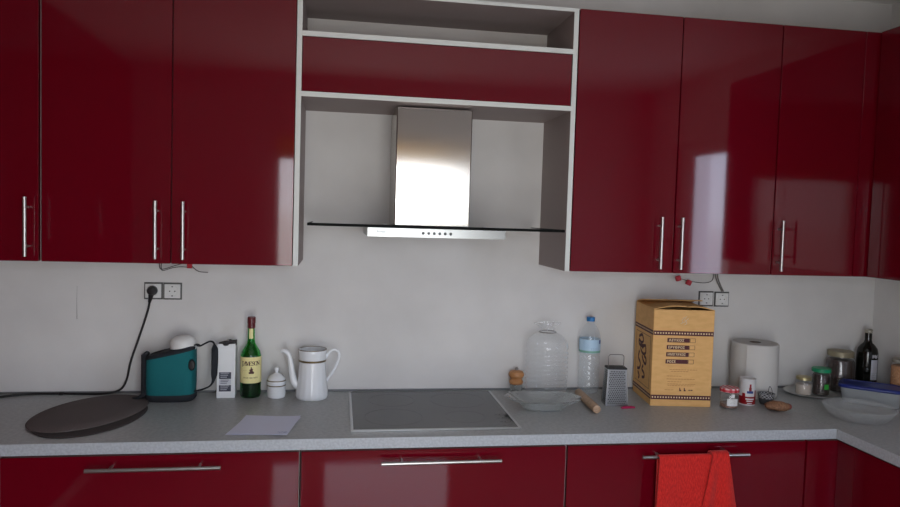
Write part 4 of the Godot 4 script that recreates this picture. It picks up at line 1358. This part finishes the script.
func build_right_things() -> void:
	# big roll of kitchen paper
	var t := thing("paper_towel_roll", "large white roll of kitchen paper standing on end", "paper roll", Vector3(1.898, 0.9, 0.118), 0.3)
	var st := S()
	lathe(st, [Vector2(0.024, 0.0), Vector2(0.093, 0.0), Vector2(0.096, 0.003), Vector2(0.0965, 0.11), Vector2(0.096, 0.225), Vector2(0.092, 0.229), Vector2(0.055, 0.2275), Vector2(0.024, 0.2285), Vector2(0.024, 0.0)], 56)
	part(t, "roll", st, M.tissue_paper)
	st = S()
	lathe(st, [Vector2(0.0215, 0.0), Vector2(0.0238, 0.0), Vector2(0.0238, 0.229), Vector2(0.0215, 0.229), Vector2(0.0215, 0.0)], 28)
	part(t, "core", st, M.cardboard_core, "brown cardboard core")
	st = S()
	sheet(st, func(u: float, v: float) -> Vector3:
		var a := lerpf(1.9, 2.75, u)
		var r := 0.0975 + 0.006 * pow(u, 3.0)
		return Vector3(cos(a) * r, lerpf(0.002, 0.226, v), sin(a) * r), 14, 4, 0.0006)
	part(t, "loose_sheet", st, M.tissue_paper)
	# small jar with a checked lid
	t = jar(Vector3(1.668, 0.9, 0.318), "jam_jar", "small glass jar with a red and white checked lid and white label", 0.036, 0.082, M.jam_red, 0.02, M.gingham_lid, 0.016, 0.0372)
	st = S()
	lathe(st, [Vector2(0.0361, 0.014), Vector2(0.0363, 0.014), Vector2(0.0363, 0.042), Vector2(0.0361, 0.042)], 20, Transform3D(), PI / 2 - 0.5, PI / 2 + 0.75)
	var lb := part(t, "label", st, M.label_white, "white paper label")
	st = S()
	for k in 4:
		bent_letters(st, ["----", "---", "----", "---"][k], 0.005, 0.0364, 0.037 - k * 0.006, PI / 2 + 0.15, 0.005)
	part(lb, "lettering", st, M.dark_print)
	st = S()
	lathe(st, [Vector2(0.0361, 0.046), Vector2(0.0363, 0.046), Vector2(0.0363, 0.062), Vector2(0.0361, 0.062)], 10, Transform3D(), PI / 2 - 0.05, PI / 2 + 0.35)
	part(t, "seal_strip", st, M.label_white)
	# red and white can
	t = thing("food_can", "small red and white can printed with a bottle, behind the checked jar", "can", Vector3(1.776, 0.9, 0.27))
	var R := 0.0315
	st = S()
	lathe(st, [Vector2(0, 0.002), Vector2(R - 0.002, 0.0), Vector2(R + 0.0006, 0.001), Vector2(R + 0.0006, 0.003), Vector2(R, 0.0045), Vector2(R, 0.104), Vector2(R + 0.0006, 0.1055), Vector2(R + 0.0006, 0.108), Vector2(R - 0.0012, 0.108), Vector2(R - 0.002, 0.105), Vector2(0, 0.105)], 36)
	part(t, "can_body", st, M.can_white)
	st = S()
	lathe(st, [Vector2(R, 0.005), Vector2(R + 0.0002, 0.005), Vector2(R + 0.0002, 0.037), Vector2(R, 0.037)], 36)
	var band := part(t, "red_band", st, M.can_red)
	st = S()
	for q in [[0.027, 0.0026, 0.75, -0.35], [0.019, 0.0022, 0.6, -0.2], [0.0095, 0.0016, 0.5, -0.1]]:
		lathe(st, [Vector2(R, q[0] - q[1]), Vector2(R + 0.0004, q[0] - q[1]), Vector2(R + 0.0004, q[0] + q[1]), Vector2(R, q[0] + q[1])], 12, Transform3D(), PI / 2 + q[3], PI / 2 + q[2])
	part(band, "white_lines", st, M.can_white)
	st = S()
	for q in [[0.2, 0.115, 0.072, 0.088], [0.2, 0.165, 0.06, 0.074], [-0.62, 0.17, 0.037, 0.062], [1.0, 0.2, 0.037, 0.05]]:
		lathe(st, [Vector2(R, q[2]), Vector2(R + 0.0003, q[2]), Vector2(R + 0.0003, q[3]), Vector2(R, q[3])], 6, Transform3D(), PI / 2 + q[0] - q[1], PI / 2 + q[0] + q[1])
	part(t, "red_bottle_print", st, M.can_red)
	st = S()
	lathe(st, [Vector2(R, 0.05), Vector2(R + 0.0005, 0.05), Vector2(R + 0.0005, 0.06), Vector2(R, 0.06)], 10, Transform3D(), PI / 2 - 0.2, PI / 2 + 0.6)
	part(t, "blue_print", st, M.ink_navy)
	# little checked basket with a wire loop
	t = thing("small_basket", "tiny dark basket with black and white rim and wire loop handle", "basket", Vector3(1.856, 0.9, 0.262 - 0.0))
	t.position = Vector3(1.859, 0.9, 0.274)
	st = S()
	lathe(st, [Vector2(0, 0.0), Vector2(0.022, 0.0), Vector2(0.026, 0.006), Vector2(0.029, 0.026), Vector2(0.027, 0.026), Vector2(0.024, 0.006), Vector2(0, 0.003)], 28)
	part(t, "bowl", st, M.basket_grey)
	st = S()
	lathe(st, [Vector2(0.0275, 0.0262), Vector2(0.0296, 0.0262), Vector2(0.0335, 0.046), Vector2(0.0318, 0.0462), Vector2(0.0275, 0.0262)], 28)
	part(t, "checked_rim", st, M.basket_check, "black and white checked rim")
	st = S()
	tube(st, curve([Vector3(-0.012, 0.044, 0.029), Vector3(-0.009, 0.062, 0.026), Vector3(-0.001, 0.078, 0.022), Vector3(0.007, 0.066, 0.024), Vector3(0.008, 0.044, 0.03)], 5), 0.0011, 6)
	part(t, "handle", st, M.wire_black, "thin dark wire loop")
	# knobbly brown root
	t = thing("sweet_potato", "small oblong brown root lying in front of the paper roll", "vegetable", Vector3(1.842, 0.9, 0.378), -0.25)
	st = S()
	var rings := []
	for i in 13:
		var u := float(i) / 12.0
		var rr := 0.003 + 0.019 * pow(sin(PI * clampf(u * 0.88 + 0.06, 0, 1)), 0.6)
		var r := []
		for k in 20:
			var a := TAU * k / 20
			var w := 1.0 + 0.08 * sin(a * 3.0 + u * 7.0) + 0.05 * sin(u * 19.0 + a)
			r.append(Vector3(lerpf(-0.047, 0.047, u), maxf(0.0, 0.0195 + sin(a) * rr * w * 0.9), cos(a) * rr * w * 1.15))
		rings.append(r)
	loft(st, rings)
	part(t, "root", st, M.root_skin)
	st = S()
	loft(st, rings.slice(11).map(func(q): return q.map(func(p): return Vector3(p.x + 0.0022, maxf(0.0, p.y), p.z))), true, true)
	part(t, "cut_end", st, M.root_end, "reddish end")
	# tray with two jars
	t = thing("round_tray", "round steel tray carrying two small jars", "tray", Vector3(2.165, 0.9, 0.124))
	st = S()
	lathe(st, [Vector2(0, 0), Vector2(0.075, 0.0), Vector2(0.085, 0.002), Vector2(0.098, 0.0095), Vector2(0.105, 0.0105), Vector2(0.1058, 0.0118), Vector2(0.104, 0.0128), Vector2(0.097, 0.0115), Vector2(0.084, 0.0036), Vector2(0.074, 0.002), Vector2(0, 0.002)], 56)
	part(t, "tray", st, M.tray_steel)
	jar(Vector3(2.127, 0.902, 0.135), "sugar_jar", "small squat glass jar with pale contents and brass lid on the steel tray", 0.0345, 0.08, M.sugar_grain, 0.046, M.lid_brass, 0.014)
	t = jar(Vector3(2.205, 0.902, 0.14), "honey_jar", "dark filled glass jar with a bright green lid on the steel tray", 0.0375, 0.118, M.dark_preserve, 0.092, M.lid_green, 0.0165, 0.039)
	st = S()
	lathe(st, [Vector2(0.0376, 0.03), Vector2(0.0379, 0.03), Vector2(0.0379, 0.052), Vector2(0.0376, 0.052)], 10, Transform3D(), PI / 2 - 0.35, PI / 2 + 0.25)
	part(t, "label", st, M.label_lime, "bright green label")
	jar(Vector3(2.352, 0.9, 0.068), "preserve_jar", "large dark filled preserving jar with a pale metal lid beside the oil bottle", 0.061, 0.182, M.dark_preserve, 0.152, M.lid_dull, 0.024)
	# dark oil bottle
	t = thing("oil_bottle", "dark glass oil bottle with a pale cap and printed label", "bottle", Vector3(2.471, 0.9, 0.085), 0.25)
	st = S()
	lathe(st, [Vector2(0, 0.002), Vector2(0.038, 0.0), Vector2(0.043, 0.005), Vector2(0.0435, 0.15), Vector2(0.043, 0.178), Vector2(0.039, 0.197), Vector2(0.028, 0.212), Vector2(0.0175, 0.222), Vector2(0.0145, 0.234), Vector2(0.0145, 0.266), Vector2(0.0, 0.266)], 36)
	part(t, "bottle_body", st, M.dark_bottle_glass)
	st = S()
	lathe(st, [Vector2(0, 0.2662), Vector2(0.0165, 0.2662), Vector2(0.0168, 0.279), Vector2(0.0155, 0.282), Vector2(0, 0.2825)], 24)
	part(t, "cap", st, M.cap_grey)
	st = S()
	lathe(st, [Vector2(0.0436, 0.06), Vector2(0.0438, 0.06), Vector2(0.0438, 0.15), Vector2(0.0436, 0.15)], 12, Transform3D(), PI / 2 - 0.25, PI / 2 + 0.55)
	lb = part(t, "label", st, M.label_grey, "pale printed label")
	st = S()
	lathe(st, [Vector2(0.0439, 0.1), Vector2(0.044, 0.1), Vector2(0.044, 0.146), Vector2(0.0439, 0.146)], 8, Transform3D(), PI / 2 + 0.1, PI / 2 + 0.5)
	for k in 4:
		bent_letters(st, "----", 0.008, 0.044, 0.09 - k * 0.008, PI / 2 + 0.15, 0.007)
	part(lb, "print", st, M.dark_print)
	st = S()
	for q in [[0.42, 0.158, 0.174], [0.3, 0.162, 0.172], [0.16, 0.158, 0.174], [0.03, 0.156, 0.17], [-0.1, 0.16, 0.174]]:
		lathe(st, [Vector2(0.0434, q[1]), Vector2(0.044, q[1]), Vector2(0.0436, q[2]), Vector2(0.043, q[2])], 4, Transform3D(), PI / 2 + q[0] - 0.055, PI / 2 + q[0] + 0.055)
	part(t, "pale_marks", st, M.label_grey)
	# glass storage jar of pasta by the side wall
	jar(Vector3(2.511, 0.9, 0.24), "pasta_jar", "tall glass jar of dry pasta standing against the side wall", 0.043, 0.18, M.dry_pasta, 0.15, M.cap_grey, 0.016)
	# food tub with a blue lid
	t = thing("food_tub", "clear plastic food tub with a dark blue lid beside the glass bowl", "container", Vector3(2.339, 0.9, 0.276), -0.707)
	var rr_box := func(hx: float, hz: float, y: float) -> Array:
		var r := []
		for k in 48:
			var a := TAU * k / 48
			var c := cos(a)
			var s := sin(a)
			r.append(Vector3(signf(c) * pow(absf(c), 0.35) * hx, y, signf(s) * pow(absf(s), 0.35) * hz))
		return r
	st = S()
	loft(st, [rr_box.call(0.1, 0.058, 0.0), rr_box.call(0.105, 0.063, 0.004), rr_box.call(0.115, 0.07, 0.066)], true, false)
	part(t, "tub", st, M.tub_plastic)
	st = S()
	loft(st, [rr_box.call(0.118, 0.073, 0.063), rr_box.call(0.121, 0.0755, 0.0635), rr_box.call(0.121, 0.0755, 0.072), rr_box.call(0.117, 0.072, 0.0765), rr_box.call(0.108, 0.063, 0.0765), rr_box.call(0.104, 0.06, 0.0735)], false, true, true)
	part(t, "lid", st, M.lid_blue, "dark blue snap lid")
	# pressed glass bowl
	t = thing("glass_bowl", "wide pressed glass bowl standing on the side worktop before the blue tub", "bowl", Vector3(2.098, 0.9, 0.503))
	st = S()
	var outer := [[0.085, 0.0], [0.092, 0.002], [0.104, 0.012], [0.119, 0.035], [0.127, 0.047], [0.1285, 0.05]]
	var inner := [[0.1255, 0.0515], [0.122, 0.047], [0.114, 0.036], [0.099, 0.0155], [0.087, 0.007], [0.05, 0.006]]
	var rg := func(q) -> Array:
		var r := []
		for k in 96:
			var a := TAU * k / 96
			var f: float = 1.0 + 0.012 * cos(a * 24.0) * smoothstep(0.0, 0.03, q[1])
			r.append(Vector3(cos(a) * q[0] * f, q[1], sin(a) * q[0] * f))
		return r
	loft(st, outer.map(rg), true, false)
	var seq: Array = [outer[5]] + inner
	smooth(st)
	for i in seq.size() - 1:
		var p: Array = rg.call(seq[i])
		var q: Array = rg.call(seq[i + 1])
		for k in 96:
			var k1 := (k + 1) % 96
			var m: Vector3 = (p[k] + q[k1]) * 0.5
			quad(st, p[k], q[k], q[k1], p[k1], Vector3(-m.x, 0.2, -m.z))
	flat(st)
	var last: Array = rg.call(inner[5])
	for k in 96:
		tri(st, Vector3(0, 0.006, 0), last[k], last[(k + 1) % 96], Vector3.UP)
	part(t, "bowl", st, M.pressed_glass)

func build_towel() -> void:
	var t := thing("hand_towel", "bright red terry towel folded over the drawer handle bar", "towel", Vector3(1.34, 0.6, 0.653))
	var off := Vector3(-1.34, -0.6, -0.653)
	# wide fold: up the back, over the bar, down the front
	var drape := func(xa: float, xb: float, ya: float, fa: float, bulge: float, spread: float) -> Callable:
		return func(u: float, v: float) -> Vector3:
			var bar := Vector3(0, 0.8205, 0.653)
			var x := lerpf(xa, xb, u)
			var r := 0.0095 + ya
			var p: Vector3
			if v < 0.3:
				p = Vector3(x, lerpf(0.52, bar.y, v / 0.3), bar.z - r)
			elif v < 0.45:
				var a := PI * (1.0 - (v - 0.3) / 0.15)
				p = Vector3(x, bar.y + sin(a) * r, bar.z + cos(a) * r)
			else:
				var k := (v - 0.45) / 0.55
				var y := lerpf(bar.y, fa, k)
				p = Vector3(x + (u - 0.5) * spread * k, y, bar.z + r + bulge * sin(u * PI * 3.0 + 0.6) * smoothstep(0.0, 0.3, k))
			return p + off
	var st := S()
	sheet(st, drape.call(1.2135, 1.41, 0.0, 0.42, 0.004, 0.03), 36, 60, 0.005)
	part(t, "wide_fold", st, M.red_terry)
	st = S()
	sheet(st, drape.call(1.404, 1.466, 0.0085, 0.44, 0.007, 0.15), 20, 60, 0.008)
	part(t, "bunched_fold", st, M.red_terry)
